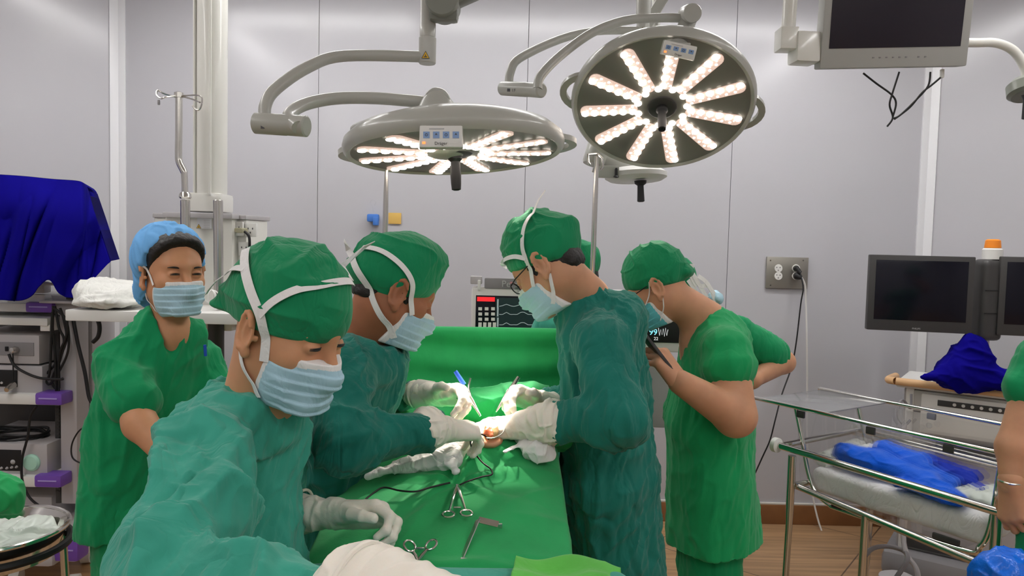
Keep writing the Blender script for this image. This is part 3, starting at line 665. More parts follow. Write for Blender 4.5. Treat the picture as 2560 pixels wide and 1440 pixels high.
# ------------------------------------------------------------------ people: heads, caps, masks, hands, clothes
def head_core(f, face=True, neck=None, nr=(.053, .062)):
    f.el(A(0, -.012, .035), (.075, .095, .080)); f.el(A(0, .012, -.025), (.063, .070, .085), k=.03)
    for s in (-1, 1):
        f.rc(A(s*.050, -.005, -.050), A(s*.014, .066, -.096), .019, .016, k=.03)
        f.el(A(s*.043, .048, -.022), (.022, .028, .022), k=.025)
    f.rc(A(-.008, .070, -.094), A(.008, .070, -.094), .018, k=.02)
    if face:
        f.rc(A(-.036, .066, .027), A(0, .076, .022), .011, .012, k=.022).rc(A(0, .076, .022), A(.036, .066, .027), .012, .011, k=.022)
        f.el(A(0, .070, -.066), (.028, .020, .022), k=.02)
        f.rc(A(-.018, .088, -.068), A(.018, .088, -.068), .0055, k=.008); f.rc(A(-.014, .086, -.077), A(.014, .086, -.077), .0065, k=.008)
        for s in (-1, 1): f.el(A(s*.032, .096, .004), (.020, .020, .013), k=.018, op='s')
        for s in (-1, 1): f.el(A(s*.031, .073, .003), (.0155, .0135, .0115), k=.004)
        f.rc(A(0, .083, .010), A(0, .104, -.030), .0075, .0115, k=.014); f.rc(A(0, .098, -.036), A(0, .088, -.042), .012, .010, k=.008)
        for s in (-1, 1): f.el(A(s*.013, .090, -.036), (.0085, .011, .009), k=.006)
    if neck is not None:
        f.rc(A(0, -.030, -.045), neck, nr[0], nr[1], k=.035)
    return f
def ears(f):
    for s in (-1, 1):
        Rm = rotz(-s*.45)
        f.el(A(s*.080, -.016, -.004), (.0060, .020, .033), Rm, k=.006)
        pts = [A(s*.086, -.018, -.002)+Rm@A(0, .0175*math.cos(R(q)), 0)+A(0, 0, .0315*math.sin(R(q))) for q in (25, 55, 85, 115, 145, 175, 205, 235, 258)]
        f.chain(pts, [.0040, .0045, .0048, .0048, .0046, .0043, .0042, .0044, .005], k=.004)
        f.el(A(s*.082, -.009, -.037), (.0055, .009, .010), k=.006)
        f.el(A(s*.091, -.012, -.005), (.0100, .011, .020), Rm, k=.004, op='s')
        f.el(A(s*.080, .003, -.008), (.004, .004, .006), k=.004)
    return f
class Head:
    def __init__(s, ear, Year, yaw, pitch, roll=0., side=1, sc=1.0):
        """side: +1 when the right ear is the one at pixel `ear`"""
        yaw, pitch, roll = R(yaw), R(pitch), R(roll)
        f = A(math.cos(yaw)*math.cos(pitch), math.sin(yaw)*math.cos(pitch), -math.sin(pitch)); r = A(math.sin(yaw), -math.cos(yaw), 0); u = np.cross(r, f)
        r, u = r*math.cos(roll)+u*math.sin(roll), u*math.cos(roll)-r*math.sin(roll)
        s.B = np.stack([r, f, u], 1)*sc; s.sc = sc; s.O = P(*ear, Year)-s.B@A(side*.082, -.012, -.004); s.side = side
    def w(s, p): return np.asarray(p)@s.B.T+s.O
    def l(s, p): return (np.asarray(p)-s.O)@(s.B/s.sc**2)
def surf(field, pts, off=.002, c=A(0, -.012, .0)):
    """push control points radially onto the surface of the field"""
    out = []; nn = []
    for p in pts:
        d = nrm(p-c); t = np.linspace(.24, .03, 170); v = field.eval(c+t[:, None]*d); i = np.argmax(v < off); out.append(c+t[i]*d); nn.append(d)
    out = np.array(out)
    for _ in range(2): out[1:-1] = (out[:-2]+2*out[1:-1]+out[2:])/4
    return out, np.array(nn)
CAPS = dict(std=((0, .085, .040), (0, -.30, 1)), low=((0, .085, .022), (0, -.12, 1)), brow=((0, .085, .018), (0, -.05, 1)))
def build_person(label, group, H_, skin, neckbase, base, cap='cap', capcut=((0, .085, .030), (0, -.28, 1)), capsz=(.086, .108, .092), capc=(0, -.02, .048), capextra=(), maskm='mask', ties='tie', hairdown=-.045, lean=0,
                 nr=(.053, .062), bodyx=(), hands=(), glasses=False, eyes=False, hair=True, h=.0028, capfold=(.005, 16), hairfront=False, maskon=True, seed=0):
    t = bpy.data.objects.new('person', None)
    f = ears(head_core(SDF(), True, H_.l(neckbase), nr))
    for (a, b, ra, rb, k, st) in bodyx: f.rc(H_.l(a), H_.l(b), ra, rb, k=k, st=None if st is None else (H_.B.T@st[0], st[1]))
    V, Q = f.mesh(h); V = H_.w(relax(V, Q, 1))
    for (V2, Q2) in hands: Q = np.vstack([Q, Q2+len(V)]); V = np.vstack([V, V2])
    sk = link('person', make_mesh('person', V, Q, [M[skin]])); sk['label'] = label; sk['category'] = 'person'
    bpy.data.objects.remove(t)
    if group: sk['group'] = group
    t = sk
    # hair
    if hair:
        g = SDF(); g.el(A(0, -.015, .030), (.0775, .0955, .083)); g.rc(A(-.02, -.070, -.030), A(.02, -.070, -.030), .026, k=.03)
        for s in (-1, 1): g.el(A(s*.0665, .012, .008), (.007, .011, .030), k=.008)
        g.cut(A(0, .03, -.018), A(0, .9, -.55)); g.cut(A(0, 0, hairdown-.012), -Z)
        if hairfront: g.el(A(0, .005, .062), (.080, .094, .068), k=.01); g.cut(A(0, .060, .076), A(0, 1, -.75), k=.01)
        sdf_obj('hair', g, .004, M['hair'], t, xf=H_.w, disp=lambda v: .0015*vnoise(v*120, 3))
    # cap
    c0, nrmv = capcut; g = SDF(); g.el(A(*capc), capsz)
    for e in capextra: g.el(A(*e[0]), e[1], k=e[2] if len(e) > 2 else .03)
    g.cut(A(*c0), -nrm(A(*nrmv)), k=.008)
    am, fr = capfold
    def dc(v):
        top = np.clip((v[:, 2]-.06)/.06, 0, 1)
        fringe = np.exp(-((v-A(*c0))@nrm(A(*nrmv))/.010)**2)
        return am*folds(v, A(.25, 1, .15), fr, 5, seed+3)*(1-fringe)*.9+am*1.3*folds(v, A(1, .2, .2), fr*1.6, 3, seed+9)*top + .0012*fringe
    if cap == 'bouffant': sdf_obj('hair_net', g, .004, M['bouffant'], t, xf=H_.w, disp=lambda v: .006*folds(v, A(0, -.55, .85), 42, 9, 4, sharp=1)+.006*folds(v, A(0, 1, 0), 14, 2, 7))
    else: sdf_obj('surgical_cap', g, .003, M['cap'], t, xf=H_.w, disp=dc)
    capf = g
    # mask
    mf = SDF(); mf.el(A(0, .030, -.050), (.0685, .076, .092), k=.02); mf.rc(A(0, .088, -.02), A(0, .108, -.045), .012, .018, k=.03); mf.rc(A(-.02, .085, -.10), A(.02, .085, -.10), .016, k=.03)
    mf.cut(A(0, .09, -.016), A(0, -.12, 1), k=.004); mf.cut(A(0, .012, -.06), A(0, -1, .18), k=.003); mf.cut(A(0, .06, -.117), A(0, .1, -1), k=.004)
    if maskon:
        def dm(v):
            z = (v[:, 2]+.068)/.016; w_ = np.clip((v[:, 1]-.02)/.05, 0, 1)
            zz = z*.9+2.5*v[:, 0]; sw = zz-np.floor(zz); return w_*(.0040*np.minimum(sw*1.15, (1-sw)*7.5)-.0016+.0028*folds(v, A(1, 0, .25), 20, 3, seed+31))
        mask = sdf_obj('face_mask', mf, .0020, [M[maskm], M['tie']], t, xf=H_.w, disp=dm,
                       mfun=lambda c: (((c[:, 1]*.985+c[:, 2]*-.177) < .012+.0207+.003) | (((c-A(0, .09, -.016))@nrm(A(0, -.12, 1))) > -.011)).astype(int))
    # ties
    fld = SDF(); fld.ops = list(head_core(SDF(), True, H_.l(neckbase), nr).ops)+[o if o[4] == 'u' else o for o in []]
    class Comb:
        def eval(s_, p): 
            a = np.minimum(head_eval(p), capf.eval(p)); return np.minimum(a, mf.eval(p)) if maskon else a
    def head_eval(p): return fld.eval(p)
    cf = Comb()
    def tie(pts, wd, name='mask_tie', off=.003, tail=None, n=7, m='tie'):
        q = catmull(np.array([A(*p) for p in pts]), n); q, nn = surf(cf, q, off)
        if tail is not None: q = np.vstack([q, [A(*p) for p in tail]]); nn = np.vstack([nn, [nn[-1]]*len(tail)])
        mb = MB(); mb.ribbon(H_.w(q), nn@H_.B.T, wd, .0012); mb.build(name, M[m], mask if maskon else t)
    if glasses:
        mb = MB()
        for s in (-1, 1):
            c = A(s*.032, .098, -.002); mb.tube([H_.w(c+A(.024*math.cos(a)*1.0, -.004*abs(math.cos(a))*s*0, .017*math.sin(a))) for a in np.linspace(0, 2*math.pi, 21)[:-1]], .0016, 6, closed=True)
            mb.tube([H_.w(p) for p in (A(s*.056, .096, .006), A(s*.072, .070, .010), A(s*.080, .0, .018))], .0017, 6)
        mb.tube([H_.w(A(-.008, .099, .004)), H_.w(A(0, .103, .006)), H_.w(A(.008, .099, .004))], .0015, 6)
        go = mb.build('eyeglasses', M['black'], t)
        for s in (-1, 1): MB().lathe([(.0235, 0), (.0235, .001)], H_.w(A(s*.032, .098, -.002)), H_.B[:, 1], n=24).build('lens', M['glass'], go)
    if eyes:
        for s in (-1, 1):
            mb = MB(); c = A(s*.031, .0835, .0015); brow = eyes == 2
            mb.tube([H_.w(c+A(x*.0135, .0022*(1-x*x)-.002*x*x*1.5+.001, -.0032*(1-x*x)*-.5+.0006)) for x in np.linspace(-1, 1, 9)], [.0006, .0016, .0021, .0016, .0006], 8); e = mb.build('eye', M['black'], t)
            mb = MB(); mb.tube([H_.w(c+A(x*.014, .003*(1-x*x)-.003*x*x+.0012, .0035+.0022*(1-x*x))) for x in np.linspace(-1, 1, 9)], [.0005, .0010, .0012, .0010, .0005], 6); mb.build('eyelid', M['hair'], e)
            if not brow: continue
            mb = MB(); mb.tube([H_.w(A(s*.031+x*.018*s, .0835+.004*(1-x)-.004*x*x-.004, .0235-.0022*x*x*1+.0015*x)) for x in np.linspace(-1, 1, 9)], [.0014, .0028, .0024, .0008], 8); mb.build('eyebrow', M['hair'], t)
    return t, tie, fld
def strap_ties(tie, s, wd=.013, crown=True, low=True, tail=None):
    """s: +1 = the person's right side"""
    if crown: tie([(s*.062, .030, -.022), (s*.074, .012, .010), (s*.080, -.005, .040), (s*.070, -.03, .085), (s*.035, -.05, .13), (0, -.055, .14)], wd)
    if low: tie([(s*.058, .022, -.100), (s*.066, .0, -.075), (s*.070, -.035, -.060), (s*.06, -.07, -.03), (s*.045, -.105, .01), (s*.01, -.12, .03)], wd)

def hand_field(curl=(40, 45, 50, 55), spread=6, thumb=((.70, .62, -.35), (.1, .9, -.35)), cuff=.09, s=1, cr=(.030, .036)):
    """wrist at the origin, fingers along +Y, back of the hand +Z, thumb on +X*s"""
    f = SDF(); kn = [A(.028*s, .092, .002), A(.010*s, .097, .005), A(-.009*s, .092, .003), A(-.026*s, .083, -.002)]
    seg = [(.044, .026, .021), (.048, .030, .022), (.044, .028, .021), (.036, .021, .018)]; rr = [.0098, .0098, .0093, .0083]
    base = [A(.014*s, 0, 0), A(.006*s, 0, 0), A(-.005*s, 0, 0), A(-.013*s, 0, 0)]
    for i in range(4): f.rc(base[i], kn[i], .019, .0135, k=.012)
    f.rc(A(0, -.01, 0), A(0, -cuff, 0), cr[0], cr[1], k=.02, st=(X, 1.12)) if cuff else None
    f.rc(A(.020*s, .02, -.010), A(.022*s, .062, -.010), .017, .012, k=.014); f.rc(A(-.022*s, .02, -.008), A(-.022*s, .07, -.008), .013, .010, k=.012)
    for i in range(4):
        sp = R((1.5-i)*spread)*s; c = curl[i] if np.ndim(curl[i]) else (curl[i], curl[i]*1.15, curl[i]*.7); a = 0; p = kn[i]; r = rr[i]
        for j in range(3):
            a += R(c[j]); d = A(math.sin(sp)*math.cos(a), math.cos(a)*math.cos(sp), -math.sin(a)); q = p+d*seg[i][j]
            f.rc(p, q, r+(.001 if j == 0 else 0), r-.0008, k=.005 if j else .008); f.el(q, r*.98, k=.003) if j < 2 else None; p = q; r -= .0008
    t0 = A(.024*s, .028, -.010); t1 = nrm(A(thumb[0][0]*s, *thumb[0][1:])); t2 = nrm(A(thumb[1][0]*s, *thumb[1][1:]))
    p1 = t0+t1*.040; f.rc(t0, p1, .0155, .0125, k=.010); p2 = p1+nrm(t1+t2)*.030; f.rc(p1, p2, .0120, .0108, k=.004); p3 = p2+t2*.024; f.rc(p2, p3, .0112, .0095, k=.004)
    return f
def place_hand(name, wrist, d, back, parent, m='glove', s=1, h=.0021, sc=1.0, wr=.0016, **kw):
    B = frame_from(d, back)*sc; f = hand_field(s=s, **kw); wv = np.asarray(wrist, float)
    def dp(v):
        cu = np.clip((-v[:, 1])/.03, 0, 1); return wr*folds(v, A(1, 0, .3), 55, 4, 2)*(.5+cu*1.6)+.0012*cu*np.sin(v[:, 1]*220+3*vnoise(v*20, 3))
    def xf(v): return v@B.T+wv
    xf_ = xf
    o = sdf_obj(name, f, h, M[m], parent, disp=dp if m == 'glove' else None, xf=xf); return o, (lambda p: xf(np.asarray(p, float)))
def hand_mesh(wrist, d, back, s=1, h=.0022, sc=1.0, **kw):
    B = frame_from(d, back)*sc; f = hand_field(s=s, **kw); V, Q = f.mesh(h); V = relax(V, Q, 1); return V@B.T+np.asarray(wrist, float), Q
def cuff_ring(parent, wrist, d, r, off, m='glove', th=.004):
    c = wrist-nrm(d)*off; mb = MB(); T = nrm(d); u = nrm(np.cross(T, Z)); v = np.cross(T, u)
    mb.tube([c+r*(u*math.cos(a)+v*math.sin(a)) for a in np.linspace(0, 2*math.pi, 25)[:-1]], th, 8, closed=True); mb.build('rolled_cuff', M[m], parent)
def lat(yaw): return A(math.sin(R(yaw)), -math.cos(R(yaw)), 0)
def garment(name, f, h, m, parent, limbs=(), torso_dir=(0, 0, 1), amp=.009, freq=11, lamp=.011, lfreq=16, seed=0, fine=.003, it=2, pinch=(), groove=1.0):
    """limbs: (a, b, radius, mode): sleeve axes; folds run round them (mode 0) or along them (mode 1)"""
    def dp(v):
        wt = np.zeros(len(v)); d = np.zeros(len(v))
        for (a, b, r, mode) in limbs:
            ba = b-a; t = np.clip(((v-a)@ba)/(ba@ba), 0, 1); dist = np.linalg.norm(v-a-t[:, None]*ba, axis=1); wl = np.clip(1.6-dist/r, 0, 1)
            T = nrm(ba)
            if mode == 0: fd = lamp*folds(v, nrm(np.cross(T, A(.3, .8, .4))), lfreq, 3.0, seed+11, warp=.5)+.5*lamp*folds(v, nrm(T+A(.2, .1, .5)), lfreq*.8, 4, seed+17)
            else: fd = lamp*folds(v, T, lfreq, 5, seed+23)
            d += wl*fd; wt += wl
        tor = np.clip(1-wt, 0, 1); wt = np.maximum(wt, 1)
        td = amp*folds(v, torso_dir, freq, 6, seed)+.45*amp*folds(v, A(.5, .3, .8), freq*1.9, 3.5, seed+5)
        o = d/wt+tor*td+fine*folds(v, A(.3, .2, 1), 38, 3, seed+41)
        T_ = np.tile(nrm(torso_dir), (len(v), 1)); q = v*A(1, 1, 1)
        for sc_, dep_, w_, sd_ in ((9, .0055, .085, 61), (15, .0035, .10, 67)):
            q = (v-np.outer(v@nrm(torso_dir), nrm(torso_dir))*.72)*sc_; q = q+.8*np.stack([vnoise(v*5+9*k, seed+sd_+k) for k in range(3)], 1)
            gate = np.clip(vnoise(v*7, seed+sd_+5)*3+.6, 0, 1); o -= groove*dep_*gate*np.exp(-(vnoise(q, seed+sd_+9)/w_)**2)
        for (a, b, dep, wd) in pinch:
            a = np.asarray(a); b = np.asarray(b); ba = b-a; t = np.clip(((v-a)@ba)/(ba@ba), 0, 1); dist = np.linalg.norm(v-a-t[:, None]*ba, axis=1)
            o -= dep*np.exp(-(dist/wd)**2)
        return o
    return sdf_obj(name, f, h, m if isinstance(m, list) else M[m], parent, disp=dp, it=it)

# ---- scrub nurse in front (A)
hA = Head((622, 832), 1.17, -24, 20, 0, 1)
pA, tie, _ = build_person('nearest person in teal gown, green cap and pale mask, head bowed, gloved hands reaching right', None, hA, 'skinA', P(650, 1010, 1.27), None, capcut=((0, .085, .012), (0, -.10, 1)), capsz=(.090, .114, .100), capc=(0, -.018, .050),
    capextra=[((0, -.11, .012), (.055, .03, .03), .03), ((.03, -.125, -.015), (.03, .02, .012), .03)], capfold=(.006, 15), nr=(.056, .064), h=.0024, eyes=True, seed=1, hair=False)
tie([(.064, .020, -.036), (.072, .016, -.004), (.079, .004, .030), (.084, -.020, .056), (.078, -.055, .085), (.05, -.095, .11)], .015)
tie([(.082, .002, .030), (.088, .020, .065), (.078, .050, .105), (.050, .075, .125), (.0, .085, .135), (-.05, .07, .12)], .013)
tie([(.058, .024, -.108), (.064, .010, -.088), (.066, -.010, -.060), (.074, -.026, -.040)], [.012, .009, .012])
tie([(.078, -.055, .085), (.07, -.09, .075), (.06, -.115, .06)], .013, tail=[(.062, -.122, .040), (.064, -.130, .022), (.064, -.134, .010)])
tie([(-.045, .07, .13), (-.06, .03, .14)], .012, tail=[(-.07, .045, .165), (-.08, .055, .18)])
L = lat(-25); g = SDF()
S1, S2 = P(510, 1125, 1.13), P(690, 1090, 1.44); E1, W1 = P(430, 1445, .90), P(1010, 1526, .76); E2, W2 = P(660, 1350, 1.52), P(730, 1286, 1.47)
g.rc(P(575, 1100, 1.30), P(585, 1540, 1.30), .092, .118, st=(L, 1.42)); g.rc(S1, P(590, 1060, 1.26), .058, .070, k=.06); g.rc(S2, P(650, 1060, 1.30), .055, .068, k=.06)
g.rc(P(600, 1045, 1.26), P(625, 990, 1.265), .080, .070, k=.03, st=(L, 1.05))
g.chain([S1, E1, E1+(W1-E1)*.84], [.066, .074, .040], k=.035); g.chain([S2, E2, W2], [.058, .055, .038], k=.03)
g.el(P(520, 1265, 1.03), (.06, .06, .070), k=.05)
g.cut(hA.w(A(0, -.02, -.122)), hA.B[:, 2]*.6+Z*.5, k=.01)
garment('gown', g, .0050, 'teal', pA, [(S1, E1, .11, 0), (E1, W1, .10, 0), (S2, E2, .08, 0)], amp=.018, freq=13, lamp=.022, lfreq=13, seed=4, fine=.005,
        pinch=[(P(560, 1020, 1.18), P(490, 1290, 1.02), .012, .006), (P(500, 1130, 1.08), P(430, 1260, 1.02), .013, .006), (P(430, 1390, .86), P(640, 1330, .95), .03, .022), (P(725, 1090, 1.3), P(600, 1310, 1.1), .014, .02)])
dW = nrm(P(1190, 1575, .72)-W1)
place_hand('glove', W1+dW*.055, dW, A(-.1, -.45, 1), pA, s=-1, curl=(25, 35, 40, 45), thumb=((.6, .6, -.5), (.2, .8, -.5)), cuff=.11, cr=(.042, .056), sc=1.02, wr=.0012)
cuff_ring(pA, W1+dW*.055, dW, .058, .112)
d2 = nrm(P(880, 1292, 1.43)-P(775, 1278, 1.46)); wr2 = P(850, 1284, 1.43)
place_hand('glove', wr2, nrm(d2+A(0, 0, .12)), A(.0, .75, .75), pA, s=1, curl=((30, 62, 50), (34, 60, 50), (40, 60, 45), (48, 58, 40)), spread=2, thumb=((.55, .75, -.30), (-.05, .98, -.15)), cuff=.085, cr=(.027, .037), sc=1.0)
cuff_ring(pA, wr2, d2, .037, .085, th=.003)

# ---- left surgeon (B), dark teal gown, bent over the table
hB = Head((1000, 736), 1.70, 25, 24, 0, 1)
NB = P(905, 850, 1.80)
pB, tie, _ = build_person('surgeon on left of table in dark teal gown bending right over the operating field', None, hB, 'skinB', NB, None, capcut=((0, .085, .026), (0, -.42, 1)), capsz=(.090, .112, .094),
    capextra=[((0, -.105, .010), (.05, .028, .022), .03), ((0, .02, .115), (.06, .06, .03), .05)], capfold=(.006, 15), nr=(.056, .064), seed=11, hairdown=-.03)
tie([(.058, .030, -.030), (.076, .014, .006), (.080, -.002, .030), (.080, -.035, .050), (.06, -.08, .060), (.03, -.115, .055)], .014)
tie([(.056, .022, -.095), (.064, .0, -.080), (.066, -.035, -.062), (.062, -.075, -.035), (.05, -.10, .0), (.02, -.125, .03)], .016, tail=[(.0, -.145, .045), (.01, -.165, .06)])
S1, S2 = P(845, 935, 1.62), P(935, 900, 1.98); E1, W1 = P(865, 1105, 1.50), P(1095, 1072, 1.64); E2, W2 = P(935, 1010, 2.10), P(1030, 984, 1.98)
L = lat(22); g = SDF(); g.chain([P(900, 920, 1.80), P(835, 1060, 1.80), P(795, 1240, 1.82), P(775, 1520, 1.82)], [.115, .125, .125, .14], k=.06, st=(L, 1.35))
g.rc(S1, P(900, 880, 1.8), .062, .075, k=.06); g.rc(S2, P(910, 870, 1.82), .06, .07, k=.06); g.rc(NB, P(892, 822, 1.80), .078, .070, k=.03)
g.chain([S1, E1, W1], [.070, .070, .034], k=.03); g.chain([S2, E2, W2], [.062, .058, .034], k=.03)
g.cut(hB.w(A(0, -.03, -.128)), hB.B[:, 2]*.8+Z*.2, k=.01)
garment('gown', g, .0058, 'teal_dark', pB, [(S1, E1, .10, 0), (E1, W1, .09, 0), (S2, E2, .09, 0), (E2, W2, .07, 0)], amp=.012, freq=13, lamp=.014, lfreq=16, seed=14, fine=.004)
dn = nrm(P(1180, 1075, 1.72)-W1)
place_hand('glove', W1+dn*.030, dn, A(0, -.35, 1), pB, s=-1, curl=((35, 50, 30), (38, 50, 30), (40, 50, 30), (42, 50, 30)), cuff=.065, cr=(.033, .054), thumb=((.55, .75, -.3), (.1, .95, -.2)), sc=.88)
cuff_ring(pB, W1+dn*.030, dn, .047, .058, th=.003)
df = nrm(P(1115, 985, 1.93)-P(1035, 985, 1.98)); wf = P(1082, 986, 1.945)
o, hw = place_hand('glove', wf, df, A(-.15, .75, .65), pB, s=1, curl=((48, 50, 25), (50, 52, 30), (58, 60, 40), (62, 60, 40)), spread=3, thumb=((.80, .62, -.05), (.25, .95, -.35)), cuff=.055, cr=(.029, .035))
cuff_ring(pB, wf, df, .035, .056, th=.003)
mb = MB(); a = P(1048, 985, 1.97); mb.tube([a-df*.0, a+df*.045], [.040, .034], 20); mb.build('knitted_cuff', M['nail'], pB)

# ---- right surgeon (C)
hC = Head((1349, 664), 1.92, 156, 38, 0, -1)
NC = P(1470, 745, 2.05)
pC, tie, _ = build_person('surgeon on right of table in dark teal gown and glasses, bending left over the field', None, hC, 'skinC', NC, None, capcut=((0, .085, .040), (0, -.40, 1)), capsz=(.088, .110, .094),
    capextra=[((0, .0, .115), (.06, .07, .035), .05), ((0, -.118, .052), (.03, .022, .018), .02)], capfold=(.006, 17), nr=(.054, .062), seed=21, glasses=True, hairdown=-.05)
tie([(-.058, .030, -.030), (-.076, .018, .006), (-.080, .006, .030), (-.086, -.004, .060), (-.075, -.035, .10), (-.05, -.07, .125)], .013, tail=[(-.045, -.10, .145), (-.04, -.13, .155)])
tie([(-.080, .006, .030), (-.087, .035, .062), (-.07, .075, .085), (-.04, .095, .09), (0, .105, .088)], .012)
tie([(-.056, .022, -.095), (-.064, .008, -.085), (-.070, -.008, -.058), (-.076, -.020, -.036)], [.012, .010, .008])
tie([(0, .105, .088), (.03, .09, .085)], .012, tail=[(.05, .115, .08), (.06, .13, .10), (.07, .12, .11)])
S1, S2 = P(1508, 865, 1.83), P(1480, 820, 2.28); E1, W1 = P(1540, 1050, 1.72), P(1352, 1058, 1.80); E2, W2 = P(1480, 1020, 2.25), P(1375, 1000, 2.06)
L = lat(158); g = SDF(); g.chain([P(1510, 850, 2.05), P(1512, 1000, 2.05), P(1528, 1200, 2.05), P(1562, 1560, 2.05)], [.115, .120, .126, .116], k=.06, st=(L, 1.4))
g.rc(S1, P(1490, 820, 2.05), .066, .080, k=.06); g.rc(S2, P(1490, 820, 2.08), .06, .075, k=.06); g.rc(P(1490, 800, 2.05), P(1448, 742, 2.04), .084, .070, k=.04); g.el(P(1555, 790, 2.05), (.06, .12, .06), k=.05)
g.chain([S1, E1, W1], [.074, .072, .036], k=.03); g.chain([S2, E2, W2], [.062, .058, .034], k=.03)
g.cut(hC.w(A(0, -.03, -.115)), hC.B[:, 2]*.8+Z*.15, k=.01)
garment('gown', g, .0058, 'teal_dark', pC, [(E1, W1, .09, 0), (S1, E1, .08, 1), (E2, W2, .07, 0)], amp=.014, freq=14, lamp=.014, lfreq=16, seed=24, fine=.004,
        pinch=[(P(1560, 870, 1.78), P(1620, 1100, 1.8), .012, .015), (P(1552, 1110, 1.7), P(1562, 1430, 1.78), .010, .006), (P(1625, 1120, 1.75), P(1632, 1430, 1.8), .012, .008)])
mb = MB(); q = [hC.w(A(0, -.03, -.128))]
dn = nrm(P(1250, 1068, 1.84)-W1)
place_hand('glove', W1+dn*.055, dn, A(0, -.30, 1), pC, s=1, curl=(15, 20, 25, 30), cuff=.08, cr=(.034, .053), thumb=((.5, .8, -.3), (.1, .95, -.2)), sc=1.02, wr=.003)
cuff_ring(pC, W1+dn*.055, dn, .053, .082, th=.003)
df = nrm(P(1290, 985, 1.97)-P(1370, 1010, 2.04)); wf = P(1345, 1003, 2.0)
o, hwC = place_hand('glove', wf, df, A(.1, .65, .75), pC, s=-1, curl=((45, 45, 25), (50, 50, 30), (62, 62, 40), (66, 62, 40)), spread=2, thumb=((.70, .70, .0), (.2, .95, -.35)), cuff=.05, cr=(.029, .036))

# ---- nurse with the blue hair net (D)
hD = Head((357, 690), 2.10, -43, 0, 0, 1)
ND = P(425, 815, 2.17); Ld = lat(-40)
S1 = P(300, 905, 2.07); E1 = P(350, 1060, 1.97); W1 = P(470, 1190, 1.90); fD = A(math.cos(R(-40)), math.sin(R(-40)), 0)
pD, tie, _ = build_person('nurse with sky blue hair net and mask in green scrubs standing behind the nearest person', None, hD, 'skinA', ND, None, cap='bouffant', capcut=((0, .045, .095), (0, -1, .72)), capsz=(.100, .125, .104), capc=(0, -.042, .052),
    capextra=[((0, -.095, -.045), (.078, .060, .075), .03)], nr=(.050, .052), seed=31, eyes=2, hairfront=True, h=.0026,
    bodyx=[(P(430, 850, 2.17), P(440, 950, 2.19), .046, .046, .05, None), (S1, E1, .045, .042, .03, None), (E1, W1, .042, .028, .02, None)],
    hands=[hand_mesh(W1, nrm(W1-E1), A(0, -.5, .8), s=-1, curl=(20, 25, 30, 35), cuff=0)])
strap_ties(tie, 1, .008, crown=False, low=False)
tie([(.062, .030, -.024), (.076, .012, .004), (.082, -.004, .026)], .006); tie([(.056, .022, -.100), (.064, -.01, -.085), (.066, -.04, -.06)], .008)
g = SDF(); g.chain([P(385, 905, 2.17), P(360, 1080, 2.17), P(345, 1330, 2.17)], [.098, .110, .125], k=.05, st=(Ld, 1.45))
S2 = P(505, 900, 2.30); E2 = P(560, 1060, 2.25)
g.rc(S1, P(400, 845, 2.16), .055, .062, k=.05); g.rc(S2, P(420, 845, 2.18), .05, .06, k=.05); g.rc(S1, S1+(E1-S1)*.62, .060, .074, k=.025); g.rc(S2, S2+(E2-S2)*.6, .058, .070, k=.025)
g.cut(S1+(E1-S1)*.80, nrm(E1-S1)+A(0, 0, 0), k=.006) if 0 else None
g.rc(P(378, 820, 2.15), P(470, 836, 2.22), .060, .055, k=.03); g.rc(P(433, 740, 2.14), P(437, 815, 2.09), .048, .030, k=.01, op='s'); g.rc(P(438, 790, 2.10), P(455, 905, 2.08), .028, .013, k=.006, op='s', st=(fD, 7))
g.cut(P(345, 1318, 2.17), -Z, k=.006)
garment('scrub_top', g, .006, 'scrub', pD, [(S1, E1, .085, 0), (S2, E2, .08, 0)], amp=.011, freq=10, lamp=.010, lfreq=12, seed=34)
g = SDF(); g.rc(P(320, 1290, 2.12), P(310, 1560, 2.12), .095, .085); g.rc(P(385, 1290, 2.25), P(380, 1560, 2.25), .095, .085); g.rc(P(352, 1270, 2.18), P(352, 1320, 2.18), .11, .11, k=.04)
garment('scrub_trousers', g, .008, 'scrub', pD, amp=.010, freq=9, seed=37)
MB().tube([P(512, 862, 2.10), P(514, 890, 2.10)], .0045, 8).build('pocket_pen', M['bluegrip'], pD)

# ---- person in bright green short sleeved tunic (E)
hE = Head((1640, 722), 2.36, 160, 30, 0, -1)
NE = P(1765, 800, 2.47); Le = lat(160)
S1 = P(1815, 880, 2.28); E1 = P(1838, 1040, 2.20); W1 = P(1700, 955, 2.14)
dH = nrm(P(1655, 915, 2.15)-W1+A(0, 0, .02))
pE, tie, _ = build_person('person in bright green short-sleeved tunic, turquoise mask and glasses, looking down at a phone', None, hE, 'skinC', NE, None, capcut=((0, .085, .032), (0, -.32, 1)), capsz=(.088, .110, .090),
    capextra=[((0, -.02, .10), (.06, .07, .04), .05), ((0, -.115, .0), (.035, .02, .018), .02)], capfold=(.005, 16), maskm='maskteal', nr=(.058, .068), seed=41, glasses=True, hair=False,
    bodyx=[(P(1740, 860, 2.46), P(1745, 960, 2.46), .055, .06, .06, (Le, 1.3)), (S1, E1, .066, .062, .03, None), (E1, W1, .060, .036, .02, None)],
    hands=[hand_mesh(W1, dH, A(.75, -.5, -.1), s=1, curl=((50, 50, 30), (52, 52, 30), (56, 55, 30), (60, 55, 30)), thumb=((.6, .7, -.4), (.0, .9, -.4)), cuff=0)])
tie([(-.056, .034, -.028), (-.070, .020, -.014), (-.084, -.004, .024)], .0035); tie([(-.056, .024, -.092), (-.070, -.002, -.070), (-.086, -.022, -.032)], .0035)
g = SDF(); g.chain([P(1790, 900, 2.45), P(1775, 1060, 2.45), P(1790, 1400, 2.45)], [.115, .136, .162], k=.05, st=(Le, 1.45))
S2 = P(1740, 880, 2.70); E2 = P(1700, 1040, 2.7)
